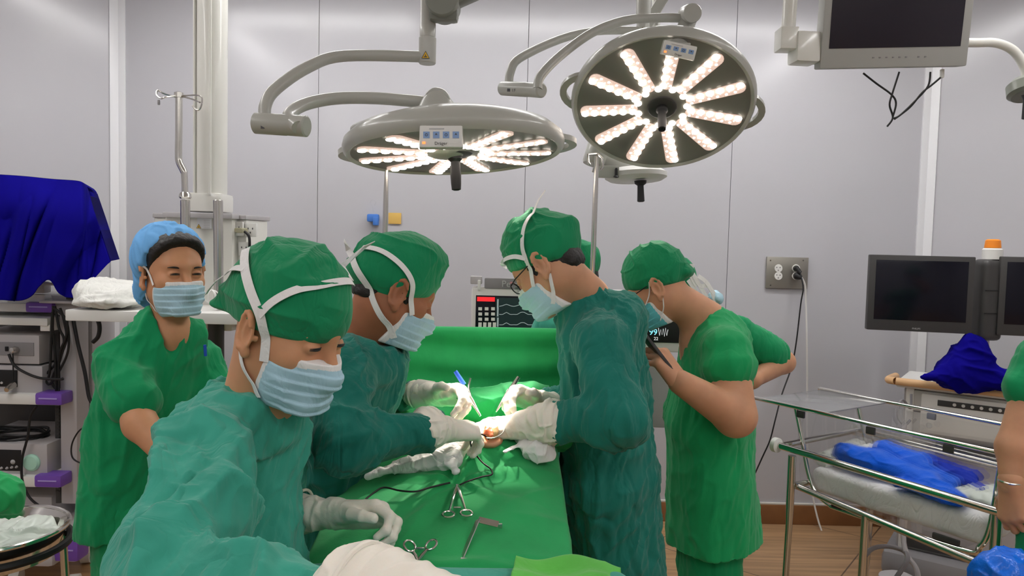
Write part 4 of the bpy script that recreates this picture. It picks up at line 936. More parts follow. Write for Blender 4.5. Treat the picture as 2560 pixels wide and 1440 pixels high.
g.rc(S1, P(1790, 850, 2.45), .066, .082, k=.05); g.rc(S2, P(1780, 850, 2.48), .06, .07, k=.05); g.rc(P(1800, 850, 2.45), P(1775, 812, 2.46), .09, .07, k=.04)
g.rc(S1, S1+(E1-S1)*.20, .078, .090, k=.025, st=(Le, 1.1)); g.rc(S2, E2, .06, .065, k=.025)
g.rc(P(1700, 755, 2.42), P(1712, 815, 2.33), .066, .048, k=.01, op='s'); g.rc(P(1712, 815, 2.30), P(1672, 885, 2.24), .048, .012, k=.01, op='s')
gs = SDF(); g.cut(P(1780, 1342, 2.45), -Z-A(-.06, 0, 0), k=.006)
garment('scrub_top', g, .006, 'scrub2', pE, [(S1, E1, .10, 1)], amp=.010, freq=9, lamp=.007, lfreq=11, seed=44, pinch=[(P(1700, 1110, 2.3), P(1705, 1330, 2.28), .006, .006), (P(1845, 1120, 2.2), P(1860, 1330, 2.24), .008, .007)])
g = SDF(); g.rc(P(1775, 1345, 2.40), P(1772, 1600, 2.38), .112, .10); g.rc(P(1775, 1345, 2.54), P(1772, 1600, 2.55), .11, .10)
garment('scrub_trousers', g, .008, 'scrub', pE, amp=.010, freq=8, seed=47)
ph = thing('mobile_phone', 'dark mobile phone held at chest height by the person in the turquoise mask', 'phone', P(1640, 885, 2.15)); Bf = frame_from(A(-.62, .05, .78), A(.74, .10, .62))
MB().box(P(1642, 882, 2.16), (.070, .125, .009), Bf, bev=.003).build('phone_body', M['darkgrey'], ph); MB().box(P(1642, 882, 2.16)+Bf[:, 2]*.005, (.064, .118, .001), Bf, bev=0).build('phone_screen', M['screen'], ph)

# ---- person behind E, hand on hip (F)
hF = Head((1662, 728), 2.98, 150, 14, 0, -1)
NF = P(1765, 800, 3.02); S1 = P(1840, 830, 2.92); E1 = P(1958, 905, 2.98); W1 = P(1880, 950, 2.85)
pF, tie, cf = build_person('person in green scrubs with one hand on the hip behind the bright green tunic', None, hF, 'skinC', NF, None, capcut=((0, .085, .030), (0, -.28, 1)), seed=51, capfold=(.005, 14),
    bodyx=[(S1, E1, .050, .045, .03, None), (E1, W1, .045, .032, .02, None), (W1, P(1840, 970, 2.85), .03, .03, .02, None)])
mb = MB()
for (pts) in ([(1722, 668), (1735, 690), (1752, 720), (1768, 745)], [(1730, 660), (1728, 690), (1742, 715)], [(1745, 690), (1765, 705), (1780, 730), (1788, 755)], [(1738, 700), (1752, 715), (1770, 715), (1785, 735)], [(1720, 700), (1745, 735), (1770, 760)]):
    q = catmull([P(a, b, 2.82) for a, b in pts], 5); mb.ribbon(q, [A(.2, -1, .2)]*len(q), .016, .002)
mb.build('mask_tie', M['tie'], pF)
g = SDF(); g.el(P(1788, 745, 2.86), (.028, .03, .05), frame_from(A(.5, 0, -1), A(0, -1, 0)), k=.01); sdf_obj('face_mask', g, .004, M['mask'], pF, disp=lambda v: .004*folds(v, Z, 40, 3, 3))
g = SDF(); g.chain([P(1790, 880, 3.02), P(1780, 1100, 3.02), P(1785, 1330, 3.02)], [.105, .115, .12], k=.05, st=(lat(150), 1.4)); g.rc(S1, NF+A(0, 0, -.05), .06, .07, k=.05); g.rc(S1, S1+(E1-S1)*.72, .066, .074, k=.02)
g.cut(P(1785, 1330, 3.02), -Z, k=.006)
garment('scrub_top', g, .008, 'scrub', pF, [(S1, E1, .08, 1)], amp=.009, freq=10, lamp=.007, seed=54)
g = SDF(); g.rc(P(1785, 1300, 3.02), P(1785, 1650, 3.02), .11, .10, st=(lat(150), 1.4)); garment('scrub_trousers', g, .01, 'scrub', pF, amp=.008, seed=57)

# ---- anaesthetist behind the screen (G)
hG = Head((1432, 690), 2.78, 170, 18, 0, -1)
NG = P(1480, 770, 2.86)
pG, tie, _ = build_person('person in teal cap and pale green gown behind the right surgeon, mostly hidden', None, hG, 'skinB', NG, None, capcut=((0, .085, .025), (0, -.30, 1)), seed=61, capfold=(.005, 15))
g = SDF(); g.chain([P(1400, 850, 2.85), P(1420, 1100, 2.85), P(1430, 1330, 2.85)], [.115, .12, .12], k=.05, st=(lat(170), 1.3)); g.rc(P(1375, 820, 2.75), P(1470, 790, 2.86), .07, .07, k=.05)
g.cut(P(1400, 1330, 2.85), -Z, k=.006); garment('gown', g, .008, 'teal', pG, amp=.008, freq=10, seed=64)
g = SDF(); g.rc(P(1430, 1290, 2.85), P(1435, 1650, 2.85), .11, .10, st=(lat(170), 1.4)); garment('scrub_trousers', g, .01, 'scrub', pG, amp=.008, seed=67)

# ---- person at the right edge (H): torso and head outside the frame
S1 = P(2600, 905, 2.20); E1 = P(2535, 1120, 2.15); W1 = P(2528, 1215, 2.12); hH = Head((2830, 640), 2.2, 175, 10, 0, -1)
pH, tie, _ = build_person('person at the right edge in green scrubs, bare arm reaching down to the bassinet', None, hH, 'skinC', P(2880, 800, 2.3), None, seed=71,
    bodyx=[(S1, E1, .052, .046, .03, None), (E1, W1, .046, .030, .02, None)], hands=[hand_mesh(W1, nrm(A(.02, -.1, -1)), A(-.9, -.3, 0), s=1, curl=(35, 40, 45, 50), cuff=.02, cr=(.028, .030))])
g = SDF(); g.chain([P(2780, 900, 2.2), P(2750, 1100, 2.15), P(2700, 1300, 2.12)], [.11, .12, .125], k=.05, st=(lat(175), 1.3)); g.rc(S1, P(2760, 850, 2.3), .065, .08, k=.05); g.rc(S1, S1+(E1-S1)*.30, .068, .078, k=.02)
garment('scrub_top', g, .008, 'scrub', pH, amp=.009, freq=10, seed=74)
g = SDF(); g.rc(P(2625, 1330, 2.12), P(2620, 1600, 2.12), .085, .09); g.rc(P(2720, 1300, 2.15), P(2710, 1600, 2.15), .11, .10); garment('scrub_trousers', g, .008, 'scrub', pH, amp=.010, freq=10, seed=77)
cuff_ring(pH, S1+(E1-S1)*.48, E1-S1, .050, 0, m='black', th=.006)
mb = MB(); c = W1+A(0, 0, .01)
mb.tube([c+A(.031*math.cos(a), .031*math.sin(a), .004) for a in np.linspace(0, 2*math.pi, 25)[:-1]], .004, 8, closed=True); mb.build('wrist_watch', M['steel'], pH)

# ------------------------------------------------------------------ operating table, drapes, field
TCX, TW = -.130, .262
t = thing('operating_table', 'steel operating table hidden under the green drapes', 'table', (TCX, 1.75, 0))
MB().box((TCX, 1.85, .87), (.40, 1.0, .06), bev=.01).build('table_top', M['darkgrey'], t); MB().box((TCX, 1.9, .43), (.22, .35, .80), bev=.02).build('column', M['steel'], t); MB().box((TCX, 1.9, .03), (.40, .80, .06), bev=.02).build('base', M['steel'], t)
CL = P(1143, 1215, 1.68)
WC = P(1216, 1088, 1.80)
def drape_z(x, y):
    """height of the drape over the legs and belly"""
    s_ = (y-1.40)/.75; z = 1.000+.108*np.clip(s_*1.35, 0, 1)**.9
    r = np.abs(x-TCX)/TW; z = z-.030*np.clip(r, 0, 1)**3
    return z+.048*np.exp(-((x-WC[0])/.11)**2-((y-WC[1]-.03)/.085)**2)
def drape_v(u, v):
    y = 1.352+.833*v; wv = 1.18*TW*(1-.04*v); sx = (u-.5)*2; x = TCX+sx*wv
    over = np.clip(abs(sx)-.86, 0, 1)/.14
    z = drape_z(x, y)-.50*over**1.25; x = TCX+np.sign(sx)*(min(abs(sx), .86)*wv+.035*math.sin(min(over, 1)*1.57)); return x, y, z
NU, NV = 150, 170; V = []
for j in range(NV):
    for i in range(NU):
        uu = i/(NU-1); c_ = (uu-.5)*2; V.append(drape_v(.5+c_/2, j/(NV-1)))
V = np.array(V); p2 = V*A(1, 1, .3)
dn_ = V[:, :2]-CL[:2]; ang = np.arctan2(dn_[:, 0], -dn_[:, 1]); rr = np.linalg.norm(dn_, axis=1)
rad = np.exp(-rr/.16)*.010*np.maximum(0, np.sin(ang*7+1.0))*(rr > .01)*np.clip(rr/.03, 0, 1)
V[:, 2] += .004*folds(p2, A(1, .5, 0), 11, 3, 81)+.005*folds(p2, A(.2, 1, 0), 8, 4, 85)*.8+rad-.012*np.exp(-(rr/.02)**2)
fr = np.clip((1.375-V[:, 1])/.023, 0, 1); V[:, 2] -= .02*fr; side = V[:, 2] < .93; V[side, 0] += (.012*folds(V[side]*A(.2, 1, .2), Z, 9, 5, 88))
Fc = [[j*NU+i, j*NU+i+1, (j+1)*NU+i+1, (j+1)*NU+i] for j in range(NV-1) for i in range(NU-1)]
o = link('surgical_drape', make_mesh('surgical_drape', V, Fc, [M['drape']])); tag(o, 'green surgical drape spread over the operating table, held by the clamp', 'drape')
sm = o.modifiers.new('thickness', 'SOLIDIFY'); sm.thickness = .003
# rumpled drapes banked round the operating field
def rumple(name, label, cat, ops, m, seed, h=.005, amp=.008, freq=16, d=A(1, .3, .2), cutz=None):
    g = SDF()
    for op in ops: g.rc(*op[:4], k=.03, st=(A(0, 0, 1), op[4]) if len(op) > 4 else None)
    if cutz: g.cut(A(0, 0, cutz), -Z)
    return tag(sdf_obj(name, g, h, M[m] if isinstance(m, str) else m, disp=lambda v: amp*folds(v, d, freq, 3, seed)+amp*.5*folds(v, A(-.4, 1, .2), freq*1.9, 2.5, seed+3)), label, cat)
rumple('field_drape', 'rumpled green drape banked behind the gloved hands at the foot of the screen', 'drape', [(P(1030, 1060, 2.08), P(1200, 1020, 2.12), .06, .075, .7), (P(1200, 1020, 2.12), P(1330, 1000, 2.12), .075, .065, .8), (P(1000, 1060, 2.0), P(1120, 1110, 1.94), .055, .05, .6), (P(1110, 1100, 1.95), P(1400, 1090, 1.98), .06, .06, .6)], 'drape', 91)
# screen drape hung between the two poles
def screen(u, v):
    x = -.46+.86*u; zt = P(1190, 822, 2.26)[2]+.006*math.cos((u-.5)*6)-.010*math.exp(-((u-.5)/.3)**2)+.006*u
    z = zt-.34*v; sag = math.sin(u*math.pi)
    y = 2.30-.10*v**1.3+.012*math.sin((v-.12*sag)*22)*sag*min(1, v*6)*(1-.4*v)+.010*math.sin(u*9+v*3)*v
    if v < .03: y += .010*(1-v/.03)
    return (x, y, z)
V = np.array([screen(i/89, j/79) for j in range(80) for i in range(90)]); V[:, 1] += .004*folds(V, A(1, 0, .2), 7, 3, 97)*np.clip((V[:, 2].max()-V[:, 2])*8, 0, 1)
o = link('screen_drape', make_mesh('screen_drape', V, [[j*90+i, j*90+i+1, (j+1)*90+i+1, (j+1)*90+i] for j in range(79) for i in range(89)], [M['drape']])); tag(o, 'green anaesthesia screen drape hung upright between two poles behind the field', 'drape'); sm = o.modifiers.new('thickness', 'SOLIDIFY'); sm.thickness = .003
for (x0, y0, x1, y1, Yp, lab) in ((966, 425, 955, 1000, 2.36, 'steel pole behind the left surgeon, rising to the left lamp'), (1492, 385, 1470, 1000, 2.36, 'steel pole behind the right surgeon with a hook at its top')):
    mb = MB(); a, b_ = P(x0, y0, Yp), P(x1, y1, Yp); b_ = a+(b_-a)*(a[2]/(a[2]-b_[2]))
    mb.tube([a, a+(b_-a)*.03, a+(b_-a)*.06, a+(b_-a)*.5, b_], [.005, .0075, .0085, .0095, .011], 14)
    if x0 > 1000:
        mb.tube([a, P(1470, 387, Yp-.03), P(1471, 405, Yp-.03), P(1476, 412, Yp-.03)], .004, 8); mb.tube([a, P(1506, 397, Yp-.03), P(1507, 418, Yp-.03), P(1502, 424, Yp-.03)], .004, 8)
    mb.lathe([(.07, 0), (.07, .02), (.02, .04)], A(b_[0], b_[1], 0), Z, n=24)
    tag(mb.build('drip_pole', M['steel']), lab, 'pole')
# patient: the opened belly between the gloves
g = SDF(); wc = WC
g.el(wc+A(0.005, .018, -.016), (.036, .050, .018), k=.01); g.el(wc+A(.012, 0, .006), (.022, .034, .016), k=.01, op='s')
po = sdf_obj('person', g, .003, M['skinC'], disp=lambda v: .001*vnoise(v*60, 2)); tag(po, 'patient under the drapes, only a patch of opened belly showing between the gloved hands', 'person')
g = SDF(); g.el(wc+A(.010, .005, .008), (.018, .030, .014), k=.01); g.el(wc+A(.018, .018, .014), (.012, .016, .012), k=.01); sdf_obj('fatty_tissue', g, .002, M['fat'], po, disp=lambda v: .003*folds(v, A(.4, 1, 0), 60, 2, 3))
g = SDF(); g.rc(wc+A(-.006, -.030, .010), wc+A(.004, -.004, .018), .004, .007); g.rc(wc+A(.012, -.034, .008), wc+A(.004, -.004, .018), .005, .004); g.el(wc+A(.008, -.012, .010), (.011, .016, .009), k=.01); sdf_obj('opened_tissue', g, .0018, M['tissue'], po, disp=lambda v: .002*vnoise(v*90, 5))
mb = MB(); c = wc+A(.004, 0, .014); mb.tube([c+A(.036*math.cos(a)+.004, .050*math.sin(a), .004+.012*math.sin(a)) for a in np.linspace(-1.75, 1.5, 22)], .0016, 8); tag(mb.build('wound_retractor', M['steel']), 'thin curved metal retractor arching round the opening', 'retractor')
# instruments in the hands
def inst(name, label, px0, px1, r0, r1, m0='steel', grip=None):
    mb = MB(); a, b_ = P(*px0), P(*px1); mb.tube([a, a+(b_-a)*.5, b_], [r0, (r0+r1)/2, r1], 10); o = mb.build(name, M[m0])
    if grip: k = MB(); k.tube([a-(b_-a)*.02, a+(b_-a)*grip], [r0*1.3, r0*1.5], 10); k.build('handle_grip', M['bluegrip' if m0 == 'steel' else 'darkgrey'], o)
    return o
t = thing('needle_holder', 'needle holder with blue handle held by the left surgeon\'s far hand', 'surgical instrument', P(1170, 985, 1.93))
mb = MB(); tubepx(mb, [(1140, 932, 1.93), (1160, 965, 1.925), (1178, 995, 1.915), (1198, 1035, 1.89)], .0032, n=8); mb.build('shank', M['steel'], t)
mb = MB(); tubepx(mb, [(1176, 945, 1.93), (1172, 970, 1.925), (1180, 1000, 1.915), (1199, 1036, 1.89)], .003, n=8); mb.build('shank', M['steel'], t)
mb = MB(); a = P(1152, 990, 1.90); mb.tube([a+A(.013*math.cos(q), 0, .008*math.sin(q)) for q in np.linspace(0, 6.283, 17)[:-1]], .0025, 6, closed=True); tubepx(mb, [(1160, 990, 1.90), (1180, 1010, 1.90), (1201, 1040, 1.885)], .0028, n=8); mb.build('finger_ring', M['steel'], t)
mb = MB(); mb.tube([P(1138, 928, 1.93), P(1160, 962, 1.925)], [.0055, .0065], 10); mb.build('handle_grip', M['bluegrip'], t)
t = thing('forceps', 'steel tissue forceps held like a pencil by the right surgeon', 'surgical instrument', P(1275, 975, 1.95))
for s_ in (-1, 1):
    mb = MB(); a, b_ = P(1296, 943, 1.96), P(1240, 1030, 1.90); q = a*.5+b_*.5+A(.004*s_, 0, .002*s_); mb.tube([a, q, b_], [.005, .0045, .0015], 8, smooth=4); mb.build('arm', M['steel'], t)
# gauze towels
rumple('gauze_towel', 'long crumpled white gauze towel lying below the left surgeon\'s near glove', 'gauze', [(P(1165, 1120, 1.80), P(1105, 1150, 1.76), .030, .038, .8), (P(1105, 1150, 1.76), P(1020, 1165, 1.72), .036, .022, .8), (P(1020, 1165, 1.72), P(925, 1190, 1.66), .020, .010, .7), (P(1120, 1145, 1.74), P(1140, 1178, 1.68), .022, .008, .6), (P(1090, 1110, 1.80), P(1150, 1110, 1.82), .025, .025)], 'gauze', 101, h=.0030, amp=.007, freq=20, d=A(.8, .6, .3))
rumple('gauze_towel', 'crumpled white gauze towel under the right surgeon\'s sleeve with one end trailing left', 'gauze', [(P(1320, 1100, 1.84), P(1350, 1120, 1.80), .026, .028, .9), (P(1310, 1105, 1.80), P(1262, 1130, 1.76), .010, .008, .6), (P(1345, 1125, 1.78), P(1350, 1138, 1.77), .018, .012), (P(1310, 1088, 1.84), P(1345, 1092, 1.86), .022, .03), (P(1330, 1120, 1.79), P(1372, 1128, 1.80), .022, .016), (P(1352, 1130, 1.77), P(1375, 1140, 1.77), .016, .006)], 'gauze', 111, h=.0028, amp=.007, freq=20)
# diathermy cable
def on_drape(a, b_, lift=.006):
    for yy in np.linspace(1.36, 2.1, 500):
        q = P(a, b_, yy)
        if q[2] <= drape_z(q[0], yy)+lift+.004: return q
    return q
mb = MB(); mb.tube([P(1222, 1098, 1.775), P(1205, 1086, 1.765), P(1185, 1090, 1.755), P(1176, 1105, 1.75)]+[on_drape(a, b_, .012) for a, b_ in ((1184, 1128), (1205, 1155), (1226, 1172), (1230, 1186), (1205, 1192), (1170, 1203), (1150, 1212))], .0020, 8, smooth=6); tag(mb.build('thin_cable', M['black']), 'thin black cable looping from the opened field down to the clamp', 'cable')
mb = MB(); V_ = []
for (a, b_) in ((1125, 1210), (1075, 1222), (1040, 1232), (1000, 1230), (960, 1222), (935, 1235), (910, 1255)):
    q = P(a, b_, 1.70); 
    for yy in np.linspace(1.4, 2.1, 200):
        q = P(a, b_, yy)
        if q[2] <= drape_z(q[0], yy)+.012: break
    V_.append(q+A(0, 0, .003))
mb.tube(V_, .0022, 8, smooth=6); tag(mb.build('thin_cable', M['black']), 'dark cable running left from the clamp across the green drape', 'cable')
def on_drape(a, b_, lift=.006):
    for yy in np.linspace(1.38, 2.1, 400):
        q = P(a, b_, yy)
        if q[2] <= drape_z(q[0], yy)+lift+.004: return q
    return q
def ring_inst(name, label, tip, ringL, ringR, rr_, m='steel', sq=1.0):
    t = thing(name, label, 'surgical clamp', tip)
    for (rg, s_) in ((ringL, 1), (ringR, -1)):
        mb = MB(); dd = nrm(tip-rg); side_ = nrm(np.cross(dd, Z)); piv = tip+(rg+tip-2*tip)*.28
        mb.tube([tip+side_*s_*.0015, piv-side_*0, rg+dd*rr_*1.0], [.0022, .0038, .0026], 8, smooth=4)
        mb.tube([rg+dd*math.cos(q)*rr_+side_*math.sin(q)*rr_*sq for q in np.linspace(0, 6.283, 25)[:-1]], .0023, 8, closed=True); mb.build('ringed_arm', M[m], t)
    mb = MB(); c = (ringL+ringR)/2*.8+tip*.2; mb.box(c, (.016, .004, .004), bev=.001); mb.build('ratchet', M[m], t); return t
ring_inst('towel_clamp', 'steel ringed clamp gripping the drape in the middle of the table', on_drape(1143, 1212, .010), on_drape(1121, 1286, .012), on_drape(1166, 1283, .012), .0125)
ring_inst('scissors', 'pair of steel ringed scissors half under the nearest glove at the drape\'s lower edge', on_drape(1045, 1400, .008), on_drape(1024, 1365, .016), on_drape(1078, 1362, .016), .012)
t = thing('retractor', 'double-ended steel retractor lying on the drape near its lower edge', 'retractor', on_drape(1180, 1350))
a, b_ = on_drape(1196, 1300, .016), on_drape(1150, 1408, .018); c = on_drape(1246, 1312, .012); d_ = on_drape(1176, 1412, .004)
mb = MB(); dd = nrm(b_-a); mb.ribbon([a+(b_-a)*k for k in np.linspace(0, 1, 8)], [nrm(A(-.7, -.3, .6))]*8, .013, .0022); mb.build('shaft', M['steel'], t)
mb = MB(); mb.ribbon([a, a+(c-a)*.5, c], [A(0, -.6, .8)]*3, .014, .0022); mb.box(c+A(.004, 0, -.002), (.008, .006, .010), bev=.001); mb.build('blade', M['steel'], t)
mb = MB(); mb.ribbon([b_, b_+(d_-b_)*.5, d_], [A(0, -.9, .4)]*3, .022, .0022); mb.build('blade', M['steel'], t)
# instrument table with teal cover in front
tx0, tx1 = P(1120, 1410, 1.36)[0], P(1580, 1410, 1.36)[0]; tz = P(1350, 1412, 1.345)[2]+.004
g = SDF(); cx = (tx0-.35+tx1)/2; hw_ = (tx1-tx0+.35)/2
def rbox(p, c=A(cx, 1.11, tz-.25), b=A(hw_-.04, .20, .21)):
    q = np.abs(p-c)-b; return np.linalg.norm(np.maximum(q, 0), axis=1)+np.minimum(q.max(1), 0)-.04
g._add(rbox, A(cx-hw_, .86, tz-.5), A(cx+hw_, 1.34, tz), .01, 'u')
o = thing('instrument_table', 'teal covered instrument table across the foot of the drape', 'table', (cx, 1.1, 0))
sdf_obj('table_cover', g, .008, M['tealcover'], o, disp=lambda v: np.where(v[:, 2] < tz-.03, .010, .002)*folds(v*A(1, 1, .25), Z, 10, 5, 121))
for (sx, sy) in ((-1, -1), (-1, 1), (1, -1), (1, 1)): MB().tube([A(cx+sx*(hw_-.06), 1.10+sy*.17, 0), A(cx+sx*(hw_-.06), 1.10+sy*.17, tz-.35)], .014, 12).build('leg', M['steel'], o)
V = []; 
for j in range(30):
    for i in range(60):
        u, v = i/59, j/29; a = P(1275+u*285, 1440, 1.24)*(1-v)+P(1290+u*262, 1404+14*abs(u-.55), 1.34)*v; V.append((a[0], a[1], tz+.010+.006*math.sin(u*9+v*3)+.004*math.sin(v*8)-.014*max(0, u-.85)/.15))
o = link('folded_cloth', make_mesh('folded_cloth', V, [[j*60+i, j*60+i+1, (j+1)*60+i+1, (j+1)*60+i] for j in range(29) for i in range(59)], [M['lime']])); tag(o, 'light green cloth laid on the right end of the teal instrument table', 'cloth'); sm = o.modifiers.new('thickness', 'SOLIDIFY'); sm.thickness = .006

# ------------------------------------------------------------------ anaesthesia machine with monitors behind the screen
t = thing('anaesthesia_machine', 'anaesthesia machine behind the screen drape, its wide monitor showing white traces', 'medical machine', (P(1300, 800, 3.1)[0], 3.2, 0))
Ym = 3.05; a0, a1 = P(1176, 722, Ym), P(1600, 722, Ym); wd_ = a1[0]-a0[0]
c = (a0+P(1600, 905, Ym))/2; ht_ = a0[2]-P(1176, 905, Ym)[2]; k = MB().box(c+A(0, .03, 0), (wd_, .06, ht_), bev=.012).build('monitor_casing', M['offwhite'], t)
s0 = P(1190, 738, Ym-.002); sw, sh_ = P(1575, 738, Ym)[0]-s0[0], s0[2]-P(1190, 895, Ym)[2]; MB().box(s0+A(sw/2, 0, -sh_/2), (sw, .004, sh_), bev=.001).build('screen', M['screen'], k)
def mk(mb, x0, y0, x1, y1, lift=.006): a, b_ = P(x0, y0, Ym-lift), P(x1, y1, Ym-lift); mb.box((a+b_)/2, (abs(b_[0]-a[0])+1e-4, .001, abs(b_[2]-a[2])+1e-4), bev=0); return mb
mk(MB(), 1193, 742, 1237, 754).build('alarm_bar', M['red'], k)
mk(MB(), 1240, 744, 1572, 895, .0045).build('trace_panel', mat('display panel', (.02, .03, .03), rough=.2, emit=.25, ecol=(.02, .04, .045)), k)
m_ = MB()
for r_ in range(3):
    for q in range(3): mk(m_, 1196+16*q, 768+13*r_, 1205+16*q, 776+13*r_)
for q in range(4): mk(m_, 1196+12*q, 806, 1204+12*q, 820)
m_.build('readout', mat('grey readout', (.4, .42, .38), emit=.35, ecol=(.5, .5, .42)), k)
for i_, yb in enumerate((766, 786, 812)):
    m_ = MB(); mk(m_, 1243, yb-18, 1246, yb+5); q = catmull([P(x_, yb-(5 if (x_//14) % 3 == 0 else 0)-(2 if (x_//9) % 2 else 0)*(i_ == 0), Ym-.0065) for x_ in range(1248, 1570, 9)], 2); m_.tube(q, .0013, 4); m_.build('trace', M['green_e'], k)
for i_, dg in enumerate(('60', '98', '22', '14')): text_mesh('readout_digits', dg, M['whitee'], P(1350, 757+22*i_, Ym-.007), X, Z, .026, k)
MB().box(P(1290, 709, Ym+.02), (.26, .05, .045), bev=.006).build('top_module', M['grey'], t)
text_mesh('wordmark', 'Perseus', M['lightink'], P(1290, 711, Ym-.008), X, Z, .038, t)
mb = MB(); mb.box(P(1191, 700, Ym+.02), (.048, .04, .032), bev=.004); mb.build('bracket', M['plastic'], t); mb = MB(); mb.box(P(1198, 712, Ym), (.012, .03, .04), bev=.003); mb.build('bracket_arm', M['offwhite'], t)
MB().box(P(1380, 1150, 3.3), (.62, .45, .95), bev=.02).build('machine_body', M['plastic'], t)
t = thing('patient_monitor', 'small patient monitor with cyan digits 99 behind the turquoise mask', 'monitor', P(1655, 840, 2.95)); Ym = 2.95
c = P(1655, 828, Ym); k = MB().box(c+A(0, .03, 0), (.20, .06, .17), bev=.01).build('monitor_casing', M['offwhite'], t); MB().box(P(1652, 822, Ym-.002), (.17, .004, .11), bev=.001).build('screen', M['black'], k)
text_mesh('readout_digits', '99', M['cyan'], P(1633, 831, Ym-.006), X, Z, .034, k); text_mesh('readout_digits', '22', M['whitee'], P(1640, 847, Ym-.006), X, Z, .018, k)
m_ = MB(); m_.tube([P(1646+3.0*i, 828+(9 if i % 2 else -8)+(i % 3)*2, Ym-.006) for i in range(9)], .0012, 4); m_.build('trace', M['whitee'], k)
MB().tube([P(1600, 850, 3.05), P(1600, 1400, 3.05)], .02, 14).build('stand', M['plastic'], t)
MB().box(P(1640, 985, 3.0)+A(0, .02, 0), (.11, .05, .28), bev=.01).build('machine_side', M['plastic'], t)

# ------------------------------------------------------------------ equipment trolley on the left
def bxp(mb, x0, y0, x1, y1, Yf, dep, bev=.004, mi=0):
    """box whose front face fills the pixel rectangle at distance Yf, dep deep"""
    a, b_ = P(x0, (y0+y1)/2, Yf), P(x1, (y0+y1)/2, Yf); h = P(x0, y0, Yf)[2]-P(x0, y1, Yf)[2]
    return mb.box(A((a[0]+b_[0])/2, Yf+dep/2, (a[2]+b_[2])/2), (abs(b_[0]-a[0]), dep, h), bev=bev, mi=mi)
YC = 3.25
t = thing('equipment_trolley', 'grey equipment trolley with purple-cornered shelves at the left edge', 'trolley', (P(60, 1300, YC)[0], YC+.25, 0))
for (y0, y1, xr, Yf) in ((757, 779, 126, YC), (984, 1011, 150, YC-.03), (1190, 1217, 148, YC-.03), (1352, 1402, 190, YC-.10)):
    o = bxp(MB(), -130, y0, xr, y1, Yf, .52, .008).build('shelf', M['offwhite'], t)
    mb = MB(); bxp(mb, xr-64, y0-1, xr+4, y1+3, Yf-.006, .09, .012); mb.box(P(xr-1, (y0+y1)/2, Yf)+A(.002, .10, .0), (.014, .20, .035), bev=.006); o2 = mb.build('corner_bumper', M['purple'], o)
    k = MB(); bxp(k, xr-54, (y0+y1)/2-2, xr-8, (y0+y1)/2+1, Yf-.009, .004, 0); k.build('bumper_groove', mat('pale purple groove', (.42, .33, .70), rough=.35), o2)
mb = MB(); bxp(mb, -130, 793, 118, 812, YC-.03, .45, .004); bxp(mb, 100, 812, 124, 828, YC-.02, .1, .003); mb.build('keyboard_drawer', M['offwhite'], t)
mb = MB(); bxp(mb, 150, 772, 192, 1262, YC+.05, .10, .008); mb.build('side_column', M['plastic'], t)
mb = MB(); bxp(mb, 192, 780, 232, 1262, YC+.18, .20, .008); mb.build('rear_column', M['plastic'], t)
mb = MB(); bxp(mb, -130, 780, 150, 1330, YC+.42, .03, .004); mb.build('back_panel', M['darkgrey'], t)
mb = MB(); bxp(mb, 137, 785, 149, 1260, YC+.10, .02, .002); 
for q in range(24): bxp(mb, 139, 1020+9*q, 147, 1023+9*q, YC+.095, .01, 0)
mb.build('slotted_rail', M['darkgrey'], t)
mb = MB(); mb.prism([(-.075, .04), (.075, .04), (.045, -.045), (-.045, -.045)], P(170, 762, YC+.02), X, Z, Y_, .14); mb.box(P(170, 752, YC+.06), (.155, .17, .012), bev=.004); mb.build('scope_holder', M['plastic'], t)
mb = MB(); mb.box(P(100, 745, YC+.12), (.17, .20, .05), bev=.012); mb.build('monitor_foot', M['offwhite'], t)
for (cx_, cy_, Yw) in ((185, 1420, YC-.05), (216, 1312, YC+.30), (40, 1420, YC)):
    o = MB().lathe([(.03, -.022), (.05, -.02), (.05, .02), (.03, .022)], A(P(cx_, cy_, Yw)[0], Yw, .052), nrm(A(1, .3, 0)), n=24).build('caster', M['offwhite'], t)
mb = MB(); bxp(mb, 190, 1253, 232, 1278, YC+.22, .12, .008); mb.build('rear_bumper', M['purple'], t)
mb = MB(); mb.box(P(190, 1340, YC+.15)+A(0, 0, 0), (.12, .55, .06), bev=.02); mb.build('base_arm', M['plastic'], t)
# devices on the shelves
def device(name, label, x0, y0, x1, y1, Yf, dep, m='plastic'):
    t = thing(name, label, 'medical device', P((x0+x1)/2, y1, Yf)); bxp(MB(), x0, y0, x1, y1, Yf, dep, .008).build('casing', M[m], t); return t
t = device('camera_unit', 'grey camera control unit, upper of the two stacked below the drawer, cable plugged in front', -110, 836, 98, 909, YC, .42, 'plastic')
bxp(MB(), -90, 855, 84, 888, YC-.004, .006, .001).build('front_panel', M['grey'], t)
MB().lathe([(.014, 0), (.016, .008), (.012, .028), (.008, .03)], P(42, 874, YC-.004), nrm(A(-.2, -1, 0)), n=18).build('cable_plug', M['steel'], t); MB().box(P(17, 872, YC-.006), (.014, .006, .02), bev=.002).build('round_port', M['black'], t)
t = device('light_source', 'grey light source unit, lower of the two stacked below the drawer, knob and dark panel', -110, 913, 106, 981, YC, .42, 'plastic')
bxp(MB(), -90, 924, 42, 966, YC-.004, .006, .001).build('display_panel', M['black'], t); MB().lathe([(.016, 0), (.016, .02), (.011, .045), (.01, .05)], P(33, 962, YC-.01), nrm(A(.05, -1, -.3)), n=18).build('light_guide_plug', M['steel'], t)
MB().lathe([(.006, 0), (.004, .004)], P(4, 957, YC-.006), -Y_, n=10).build('indicator_lamp', M['lightink'], t)
t = device('insufflator', 'grey unit with a mint green knob on the third shelf of the trolley', -110, 1108, 118, 1188, YC, .42, 'plastic')
